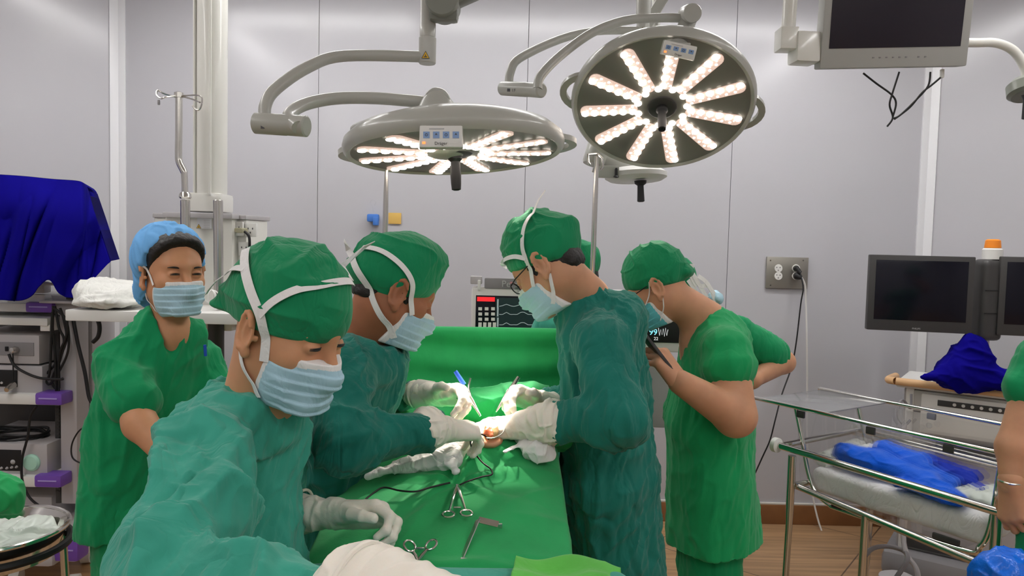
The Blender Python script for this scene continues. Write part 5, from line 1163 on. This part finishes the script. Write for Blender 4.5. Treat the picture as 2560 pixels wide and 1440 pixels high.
bxp(MB(), -90, 1124, 52, 1176, YC-.004, .006, .001).build('control_panel', M['black'], t); MB().lathe([(.038, 0), (.038, .006), (.030, .014), (.01, .016)], P(80, 1156, YC), -Y_, n=30).build('round_knob', M['mint'], t)
for q, (a, b_) in enumerate(((4, 1170), (18, 1170), (30, 1168), (42, 1167), (32, 1155))): MB().lathe([(.006 if q < 4 else .011, 0), (.004, .008)], P(a, b_, YC-.004), -Y_, n=12).build('push_button', M['plastic'], t)
t = device('storage_box', 'low grey box on the bottom shelf of the trolley', -110, 1240, 130, 1350, YC+.1, .35, 'plastic'); bxp(MB(), 60, 1275, 112, 1282, YC+.095, .01, .001).build('handle_slot', M['purple'], t)
mb = MB()
for q in range(7):
    cc_ = P(48+rng.randint(-12, 12), 1096-3*q, YC+.12); ra = .10+.02*rng.rand(); mb.tube([cc_+A(ra*1.15*math.cos(a), ra*.8*math.sin(a), .006*math.sin(3*a+q)) for a in np.linspace(0, 6.283, 33)[:-1]], .0052, 6, closed=True)
tag(mb.build('cable_coil', M['black']), 'coiled black cable lying on the unit with the mint green knob', 'cable coil')
mb = MB()
for pts in ([(133, 765), (132, 830), (138, 890), (140, 960), (142, 1000)], [(137, 765), (148, 820), (160, 850), (150, 900), (130, 950), (142, 975)], [(135, 770), (165, 800), (172, 860), (160, 905), (125, 960), (113, 940), (125, 925), (150, 895), (170, 850), (160, 800)], [(131, 780), (128, 850), (125, 920), (120, 950)], [(168, 790), (166, 840), (150, 880), (146, 930), (148, 1005)], [(150, 770), (160, 800), (166, 850), (146, 900)]): tubepx(mb, [(a, b_, YC-.02+.01*i) for i, (a, b_) in enumerate(pts)], .0055, n=7)
tag(mb.build('cable_bundle', M['black']), 'tangle of black cables hanging beside the trolley\'s upper shelves', 'cables')
for pts, lab, r_ in (([(22, 885), (35, 912), (60, 930), (100, 945), (150, 948), (158, 946)], 'black cable drooping from the camera control unit\'s front plug', .006),
                     ([(32, 884), (33, 920), (33, 950)], 'short thin black cable from the upper unit down to the steel plug', .003),
                     ([(92, 1015), (76, 1040), (70, 1090), (66, 1105), (55, 1150), (56, 1200), (75, 1245), (115, 1275), (148, 1295), (164, 1320), (155, 1360), (120, 1378), (85, 1372)], 'long black cable looping down past the mint green knob to the basin', .0055),
                     ([(182, 790), (195, 860), (212, 930), (222, 990), (232, 1010)], 'straight black cable running diagonally down right of the trolley column', .008),
                     ([(230, 1062), (200, 1075), (180, 1110), (182, 1145), (210, 1160), (228, 1158)], 'thin black cable loop beside the trolley\'s rear column', .0035)):
    mb = MB(); tubepx(mb, [(a, b_, YC-.03 if r_ < .008 else YC+.02) for a, b_ in pts], r_, n=8); tag(mb.build('cable', M['black']), lab, 'cable')
t = thing('endoscope_head', 'grey-topped black plug standing in the trolley\'s side holder', 'medical device', P(177, 735, YC)); MB().lathe([(.018, 0), (.018, .06)], P(177, 748, YC), Z, n=20).build('black_grip', M['black'], t); MB().lathe([(.020, 0), (.024, .02), (.024, .035), (.012, .036)], P(177, 718, YC), Z, n=20).build('steel_cap', M['steel'], t)
mb = MB(); mb.lathe([(.012, 0), (.010, .055), (.007, .06)], P(106, 722, YC), nrm(A(0, 0, 1)), n=16); mb.box(P(128, 710, YC), (.09, .02, .012), bev=.003); mb.box(P(98, 718, YC+.03), (.08, .05, .05), bev=.01); tag(mb.build('monitor_hinge', M['plastic']), 'grey hinge stub showing below the deep blue cloth on the trolley', 'bracket')
# blue cloth over the monitor
def blue_drape():
    nu, nv = 130, 100
    top = [(-80, 432), (0, 436), (60, 440), (130, 447), (195, 452), (213, 462), (218, 475)]
    bot = [(-80, 748), (0, 750), (50, 752), (80, 740), (100, 715), (125, 700), (150, 735), (180, 745), (205, 735), (215, 722), (222, 715), (240, 692), (277, 652)]
    tp = catmull([A(a, b_, 0) for a, b_ in top], 20); bp = catmull([A(a, b_, 0) for a, b_ in bot], 12)
    tl = lambda arr, u: np.array([np.interp(u*(len(arr)-1), np.arange(len(arr)), arr[:, k]) for k in (0, 1)])
    px = np.array([tl(tp, i/(nu-1))*(1-j/(nv-1))+tl(bp, i/(nu-1))*(j/(nv-1)) for j in range(nv) for i in range(nu)])
    uu = np.tile(np.linspace(0, 1, nu), nv); vv = np.repeat(np.linspace(0, 1, nv), nu)
    q = np.stack([px[:, 0]/90., px[:, 1]/90., uu*0], 1)
    yy = 3.22-.09*np.sin(np.minimum(1, vv*2.4)*math.pi/2)+.28*np.clip(uu-.70, 0, 1)*(1-.3*vv)
    yy += np.clip(vv*1.6, 0, 1)*(.045*folds(q, A(.45, -1, 0), 1.15, 4, 131, warp=.5)+.016*folds(q, A(.2, -1, 0), 2.6, 5, 137))
    V = np.array([P(a, b_, y) for (a, b_), y in zip(px, yy)])
    F_ = [[j*nu+i, j*nu+i+1, (j+1)*nu+i+1, (j+1)*nu+i] for j in range(nv-1) for i in range(nu-1)]
    row = [j*nu+nu-1 for j in range(nv)]; tr = list(range(nu)); V = list(V)
    for r_ in (row, tr):
        st = len(V)
        for i in r_: V.append(V[i]+A(-.10, .26, -.01 if r_ is tr else 0))
        F_ += [[r_[k], r_[k+1], st+k+1, st+k] for k in range(len(r_)-1)]
    return np.array(V), F_
V, F_ = blue_drape(); o = link('blue_cloth', make_mesh('blue_cloth', V, F_, [M['blue']])); tag(o, 'deep blue cloth draped over the covered monitor on top of the trolley', 'cloth')
sm = o.modifiers.new('thickness', 'SOLIDIFY'); sm.thickness = .004
mb = MB(); mb.box((P(70, 600, 3.38)[0]-.12, 3.38, 1.60), (.50, .08, .40), bev=.02); tag(mb.build('covered_monitor', M['grey']), 'monitor hidden under the deep blue cloth on the trolley', 'monitor')
# basin stand
c = P(0, 1322, 2.15); c = A(P(5, 1322, 2.15)[0]-.02, 2.15, c[2]); t = thing('basin_stand', 'round steel basin stand holding cloudy plastic at the lower left corner', 'basin stand', (c[0], c[1], 0))
mb = MB(); mb.lathe([(.08, -.10), (.16, -.085), (.185, -.01), (.192, .0), (.188, .004), (.178, -.01), (.15, -.07), (.01, -.08)], c, Z, n=60); mb.build('basin', M['chrome'], t)
MB().tube([c+A(.190*math.cos(a), .190*math.sin(a), 0) for a in np.linspace(0, 6.283, 61)[:-1]], .007, 8, closed=True).build('rim_ring', M['chrome'], t)
for q in range(4): a = q*1.57+.6; MB().tube([c+A(.17*math.cos(a), .17*math.sin(a), -.03), A(c[0]+.20*math.cos(a), c[1]+.20*math.sin(a), 0)], .011, 12).build('leg', M['steel'], t)
MB().tube([c+A(.193*math.cos(a), .193*math.sin(a), -.05) for a in np.linspace(0, 6.283, 61)[:-1]], .012, 8, closed=True).build('black_ring', M['black'], t)
V = []
for j in range(60):
    for i in range(60):
        x_, y_ = (i/59-.5)*2, (j/59-.5)*2; r2 = math.hypot(x_, y_)+1e-6; m2 = max(abs(x_), abs(y_)); x_, y_ = x_*m2/r2, y_*m2/r2; V.append(c+A(x_*.165, y_*.165, -.025))
V = np.array(V); V[:, 2] += .022*folds(V, A(1, .4, 0), 14, 2.5, 141)+.010*folds(V, A(.2, 1, 0), 30, 2.5, 145)
o = link('plastic_sheet', make_mesh('plastic_sheet', V, [[j*60+i, j*60+i+1, (j+1)*60+i+1, (j+1)*60+i] for j in range(59) for i in range(59)], [M['vinyl']])); tag(o, 'crumpled clear plastic sheet lying in the round steel basin', 'plastic sheet')
g = SDF(); cc_ = P(5, 1240, 2.10); g.el(cc_, (.05, .06, .045)); g.rc(cc_, cc_+A(-.1, 0, .04), .05, .06, k=.03); g.rc(cc_+A(.0, 0, 0), cc_+A(.03, 0, -.035), .04, .02, k=.02)
tag(sdf_obj('green_cloth', g, .005, M['drape'], disp=lambda v: .008*folds(v, A(.2, 0, 1), 26, 2.5, 151)), 'bunched green cloth above the round steel basin at the left edge', 'cloth')

# ------------------------------------------------------------------ newborn bassinet
B0, e1, e2 = A(1.06, 3.19, 0), nrm(A(.547, -.837, 0)), nrm(A(.837, .547, 0))
def b(u, v, z): return B0+e1*u+e2*v+Z*z
LB, WB = .98, .47
t = thing('bassinet', 'clear-sided hospital bassinet on a steel frame at lower right', 'bassinet', b(.5, .23, 0))
mb = MB(); mb.tube([b(0, 0, .97), b(LB, 0, .97)], .0085, 12); mb.tube([b(0, WB, .97), b(LB, WB, .97)], .0085, 12); mb.build('top_rail', M['chrome'], t)
RB = np.stack([e1, e2, Z], 1)
MB().box(b(.17, WB/2, .965), (.32, WB-.02, .006), RB, bev=.001).build('lid_panel', mat('smoked acrylic', (.30, .30, .31), rough=.12, alpha=.75), t)
for v, nm in ((.02, 'near'), (WB-.02, 'far')):
    mb = MB(); mb.tube([b(.33, v, .965), b(.34, v, .84), b(.36, v*.9+.02, .74), b(.39, v*.85+.03, .66), b(.46, v*.8+.04, .60), b(.52, v*.8+.04, .585)] if 0 else [b(.20, v, .965), b(.24, v, .83), b(.27, v, .72), b(.31, v, .64), b(.38, v, .605)], .0095, 12, smooth=6); mb.tube([b(.38, v, .605), b(LB-.12, v, .605), b(LB-.05, v, .64), b(LB-.02, v, .74), b(LB, v, .965)], .0105, 12, smooth=6); mb.build('tub_frame', M['chrome'], t)
mb = MB(); V = [b(.24, .02, .64), b(LB-.03, .02, .64), b(LB-.01, .02, .955), b(.205, .02, .955)]; mb.prism([(.24, .64), (.32, .615), (LB-.1, .615), (LB-.03, .67), (LB-.01, .955), (.205, .955)], b(0, .02, 0), e1, Z, e2, .003)
mb.prism([(.24, .64), (.32, .615), (LB-.1, .615), (LB-.03, .67), (LB-.01, .955), (.205, .955)], b(0, WB-.025, 0), e1, Z, e2, .003)
mb.build('tub_wall', M['acrylic'], t)
mb = MB(); mb.prism([(.02, .64), (WB-.02, .64), (WB-.02, .955), (.02, .955)], b(.215, 0, 0), e2, Z, e1, .003); mb.build('end_wall', M['acrylic'], t)
OR = -.075
mb = MB(); mb.tube([b(.20, OR, .815), b(.24, OR, .815), b(LB+.05, OR, .80)], .014, 14, smooth=2); mb.tube([b(.20, WB+.02, .815), b(LB+.05, WB+.02, .80)], .013, 14); mb.tube([b(.20, OR+.02, .815), b(.20, WB+.02, .815)], .012, 12); mb.tube([b(LB+.05, OR, .80), b(LB+.05, WB+.02, .80)], .013, 12); mb.build('frame_rail', M['chrome'], t)
for v in (OR, WB+.02): MB().lathe([(.02, -.012), (.03, -.01), (.03, .010), (.018, .014)], b(.185, v+.0, .815), e1, n=24).build('bumper_wheel', M['offwhite'], t)
mb = MB(); mb.tube([b(.27, OR+.01, .67), b(.34, -.04, .655), b(LB, -.04, .60)], .013, 12, smooth=3); mb.tube([b(.27, WB+.02, .66), b(LB, WB+.02, .60)], .013, 12); mb.tube([b(.27, OR+.01, .67), b(.27, WB+.02, .66)], .013, 12); mb.tube([b(LB, -.04, .60), b(LB, WB+.02, .60)], .013, 12); mb.build('lower_frame', M['steel'], t)
for (u, v) in ((.262, OR), (.27, WB+.02), (LB+.03, OR+.01), (LB+.03, WB+.02)):
    mb = MB(); mb.tube([b(u, v, .79), b(u, v, .60), b(u, v, .52), b(u-.01, v, .06)], [.016, .016, .0135, .0135], 14); o = mb.build('leg', M['steel'], t); MB().lathe([(.03, -.012), (.03, .012)], b(u-.01, v, .032), e2, n=20).build('caster', M['darkgrey'], o)
mb = MB(); mb.tube([b(.56, -.04, .635), b(.555, -.04, .06)], .014, 12); mb.build('leg', M['steel'], t)
for u in (.22, .52, .80): MB().box(b(u+.02, .0, .945), (.035, .012, .028), RB, bev=.004).build('rail_clip', M['darkgrey'], t); MB().box(b(u, WB, .945), (.035, .012, .026), RB, bev=.004).build('rail_clip', M['grey'], t)
MB().box(b(.42, .0, .625), (.045, .014, .03), RB, bev=.004).build('rail_clip', M['darkgrey'], t); MB().box(b(.82, .02, .625), (.09, .014, .02), RB, bev=.004).build('rail_clip', M['darkgrey'], t)
def soft(name, label, cat, u0, u1, v0, v1, z0, z1, m, amp, fr, seed, h=.006, extra=(), d=A(1, .2, .2), rr=.03):
    g = SDF(); c0 = b((u0+u1)/2, (v0+v1)/2, (z0+z1)/2); hb = A((u1-u0)/2, (v1-v0)/2, (z1-z0)/2)-rr
    def fn(p): q = np.abs((p-c0)@RB)-hb; return np.linalg.norm(np.maximum(q, 0), axis=1)+np.minimum(q.max(1), 0)-rr
    ext = np.abs(RB)@(hb+rr); g._add(fn, c0-ext, c0+ext, .01, 'u')
    for e in extra: g.rc(*e, k=.04)
    return tag(sdf_obj(name, g, h, M[m], disp=lambda v: amp*folds(v, d, fr, 4, seed)+amp*.4*folds(v, A(.1, .6, 1), fr*2, 3, seed+4)), label, cat)
soft('bassinet_mattress', 'plastic-wrapped pale mattress inside the clear bassinet', 'mattress', .27, LB-.045, .035, WB-.04, .63, .735, 'gauze', .004, 7, 161, d=e1+A(0, 0, .5))
rumple('white_cloth', 'crumpled white cloth at the head end of the bassinet, left of the blue towel', 'cloth', [(b(.27, .14, .75), b(.28, .34, .77), .045, .05, .7), (b(.30, .10, .75), b(.36, .14, .77), .03, .035, .7), (b(.36, .20, .78), b(.38, .36, .80), .03, .03, .8)], 'whitecloth', 171, amp=.009, freq=22, d=A(.3, 1, .3))
rumple('blue_towel', 'bright blue towel bundled along the bassinet mattress', 'towel', [(b(0.370, .13, .80), b(0.490, .12, .80), .052, .055, .8), (b(0.430, .30, .80), b(0.580, .28, .80), .05, .045, .8), (b(0.490, .14, .79), b(0.690, .12, .775), .055, .045, .8), (b(0.690, .12, .775), b(0.830, .06, .765), .05, .030, .7), (b(0.580, .24, .78), b(0.730, .20, .77), .05, .04, .7), (b(0.630, .045, .765), b(0.810, .045, .76), .025, .02, .8)], 'babyblue', 181, h=.0045, amp=.009, freq=18, d=e1)
rumple('blue_cloth', 'darker blue cloth behind the bright blue towel in the bassinet', 'cloth', [(b(.56, .37, .79), b(.74, .36, .77), .04, .035, .7), (b(.66, .33, .78), b(.82, .27, .76), .035, .025, .7)], mat('royal blue cloth', (.006, .03, .42), rough=.9, var=.1, bump=.5, bscale=150), 191, amp=.009, freq=20, d=e1)
rumple('plastic_wrap', 'crumpled clear plastic wrap at the foot end of the bassinet mattress', 'plastic wrap', [(b(.78, .14, .755), b(.90, .18, .755), .045, .05, .5), (b(.80, .28, .755), b(.90, .32, .755), .04, .04, .5)], 'vinyl', 201, amp=.009, freq=24, d=A(.3, 1, .2))

# ------------------------------------------------------------------ imaging workstation on the right
q_ = R(-36); WR = rotz(q_); wx, wy = WR@X, WR@Y_; W0 = P(2400, 1000, 3.46)
def wb(u, v, z): return A(W0[0], W0[1], 0)+wx*u+wy*v+Z*z
t = thing('imaging_workstation', 'grey imaging workstation cabinet with a beech handle behind the bassinet', 'medical cart', wb(0, .2, 0))
MB().box(wb(.02, .25, .54), (.52, .46, .84), WR, bev=.015).build('cabinet', M['plastic'], t)
MB().box(wb(.02, .015, .90), (.50, .02, .10), WR, bev=.004).build('upper_panel', mat('pale panel grey', (.50, .49, .46), rough=.45), t)
MB().box(wb(-.21, .012, .56), (.035, .02, .80), WR, bev=.006).build('side_pillar', M['offwhite'], t)
fp = MB().box(wb(.06, .004, .845), (.44, .03, .19), WR, bev=.008).build('recorder_front', M['offwhite'], t)
MB().box(wb(.06, -.012, .905), (.30, .006, .028), WR, bev=.002).build('control_strip', M['darkgrey'], fp)
for k in range(7): MB().lathe([(.008, 0), (.007, .005)], wb(-.02+.036*k, -.015, .905), -wy, n=14).build('control_button', M['offwhite'], fp)
MB().lathe([(.014, 0), (.012, .004)], wb(-.12, -.012, .79), -wy, n=18).build('round_button', M['lightink'], fp)
MB().box(wb(.09, .006, .69), (.36, .02, .07), WR, bev=.004).build('dark_bay', M['darkgrey'], t); MB().box(wb(.03, .008, .20), (.44, .02, .05), WR, bev=.004).build('vent_slot', M['darkgrey'], t)
MB().box(wb(.02, .22, .09), (.62, .60, .14), WR, bev=.04).build('base', M['grey'], t)
mb = MB(); mb.tube([wb(-.30, .16, .985), wb(-.31, .02, .985), wb(-.27, -.035, .99), wb(-.20, -.04, .99), wb(.36, -.04, .99)], .0185, 16, smooth=6); mb.build('beech_handle', M['wood'], t)
MB().box(wb(.03, .18, .975), (.60, .42, .03), WR, bev=.01).build('top_plate', M['offwhite'], t)
mb = MB(); tubepx(mb, [(2278, 985, 3.5), (2276, 1020, 3.48), (2258, 1000, 3.46), (2246, 1015, 3.44), (2247, 1045, 3.42), (2262, 1062, 3.40), (2276, 1050, 3.4)], .006, n=8); mb.build('cable_hook', M['grey'], t)
mb = MB(); tubepx(mb, [(2262, 1058, 3.4), (2258, 1100, 3.38), (2255, 1250, 3.3), (2262, 1370, 3.2), (2290, 1420, 3.1), (2296, 1450, 3.0)], .011, n=10); mb.build('grey_hose', M['plastic'], t)
mb = MB(); tubepx(mb, [(2155, 1400, 3.0), (2180, 1372, 3.1), (2220, 1366, 3.2), (2260, 1378, 3.2), (2268, 1400, 3.1), (2240, 1445, 3.0)], .010, n=10); tag(mb.build('grey_hose', M['grey']), 'grey hose curving over the floor beside the bassinet leg', 'hose')
MB().box(wb(-.24, -.02, .42), (.10, .10, .14), WR, bev=.02).build('pedal_box', M['plastic'], t)
mb = MB(); mb.lathe([(.085, 0), (.09, .02), (.085, .05), (.06, .062), (.01, .064)], A(P(2235, 1400, 3.45)[0], 3.40, .04), Z, n=36); tag(mb.build('foot_switch', M['plastic']), 'round grey foot switch on the floor beside the workstation', 'foot switch')
# column, twin monitors, beacon
MP = P(2468, 740, 3.42)
t = thing('twin_monitor_stand', 'dark column holding two black monitors above the workstation', 'monitor stand', MP*A(1, 1, 0)+Z*.99)
mb = MB(); mb.tube([MP*A(1, 1, 0)+Z*.98, MP*A(1, 1, 0)+Z*1.24], .020, 18); mb.build('pole', M['plastic'], t)
za, zb_ = P(2468, 648, 3.42)[2], P(2465, 850, 3.42)[2]
mb = MB(); mb.box(A(MP[0], MP[1], (za+zb_)/2), (.105, .10, za-zb_), bev=.03, seg=4); mb.build('column', M['darkgrey'], t)
for q in (.34, .62): MB().box(A(MP[0], MP[1]-.051, zb_+(za-zb_)*q), (.085, .003, .004), bev=0).build('column_seam', M['black'], t)
o = MB().lathe([(.042, 0), (.042, .045), (.036, .05)], A(MP[0]+.012, MP[1], za), Z, n=30).build('beacon_base', M['offwhite'], t)
MB().lathe([(.034, 0), (.034, .006), (.031, .034), (.024, .040), (.01, .041)], A(MP[0]+.012, MP[1], za+.052), Z, n=30).build('beacon_lens', M['amber'], t)
def flat_monitor(label, px0, px1, yt, yb_, Y0, Y1):
    a, b_ = P(px0, yt, Y0), P(px1, yt, Y1); c_ = P(px0, yb_, Y0); ex = nrm((b_-a)*A(1, 1, 0)); wd = np.linalg.norm((b_-a)*A(1, 1, 0)); ht = a[2]-c_[2]; ey = Z; ez = np.cross(ex, ey); Bm = np.stack([ex, ey, ez], 1)
    c0 = a+ex*wd/2-Z*ht/2; c0[2] = a[2]-ht/2
    t = thing('flat_monitor', label, 'monitor', c0-Z*ht/2); MB().box(c0-ez*.022, (wd, ht, .045), Bm, bev=.006).build('monitor_casing', M['darkgrey'], t)
    MB().box(c0+Z*.014, (wd-.055, ht-.075, .004), Bm, bev=.001).build('screen', M['screen'], t)
    text_mesh('wordmark', 'PHILIPS', M['lightink'], c0-Z*(ht/2-.014)+ez*.0012-ex*.01, ex, ey, .011, t); return t
flat_monitor('black monitor on the left arm of the dark column under the orange beacon', 2176, 2441, 636, 824, 3.46, 3.36)
flat_monitor('black monitor on the right arm of the dark column, cut by the picture edge', 2503, 2760, 641, 838, 3.36, 3.28)
MB().box(P(2495, 740, 3.40), (.03, .05, .1), bev=.005).build('monitor_arm', M['darkgrey'], t)
rumple('blue_cloth', 'deep blue cloth heaped on top of the workstation under the black monitors', 'cloth', [(P(2430, 880, 3.38), P(2400, 930, 3.38), .075, .10, 1.0), (P(2400, 930, 3.38), P(2310, 945, 3.34), .08, .015, .8), (P(2420, 935, 3.38), P(2510, 950, 3.30), .09, .06, .9), (P(2425, 850, 3.36), P(2440, 900, 3.36), .03, .07)], 'blue', 211, h=.006, amp=.012, freq=13, d=A(1, .3, -.5), cutz=.99)
g = SDF(); cc_ = P(2515, 1440, 2.0); g.el(cc_, (.09, .08, .07)); g.rc(cc_, P(2508, 1395, 2.0), .03, .010, k=.03); g.rc(cc_, P(2540, 1405, 2.0), .05, .02, k=.03)
tag(sdf_obj('plastic_bag', g, .005, M['bagblue'], disp=lambda v: .012*folds(v, Z, 22, 2.5, 221)+.005*folds(v, A(1, .3, .4), 40, 2.5, 225)), 'blue plastic bag at the lower right corner below the bassinet', 'bag')
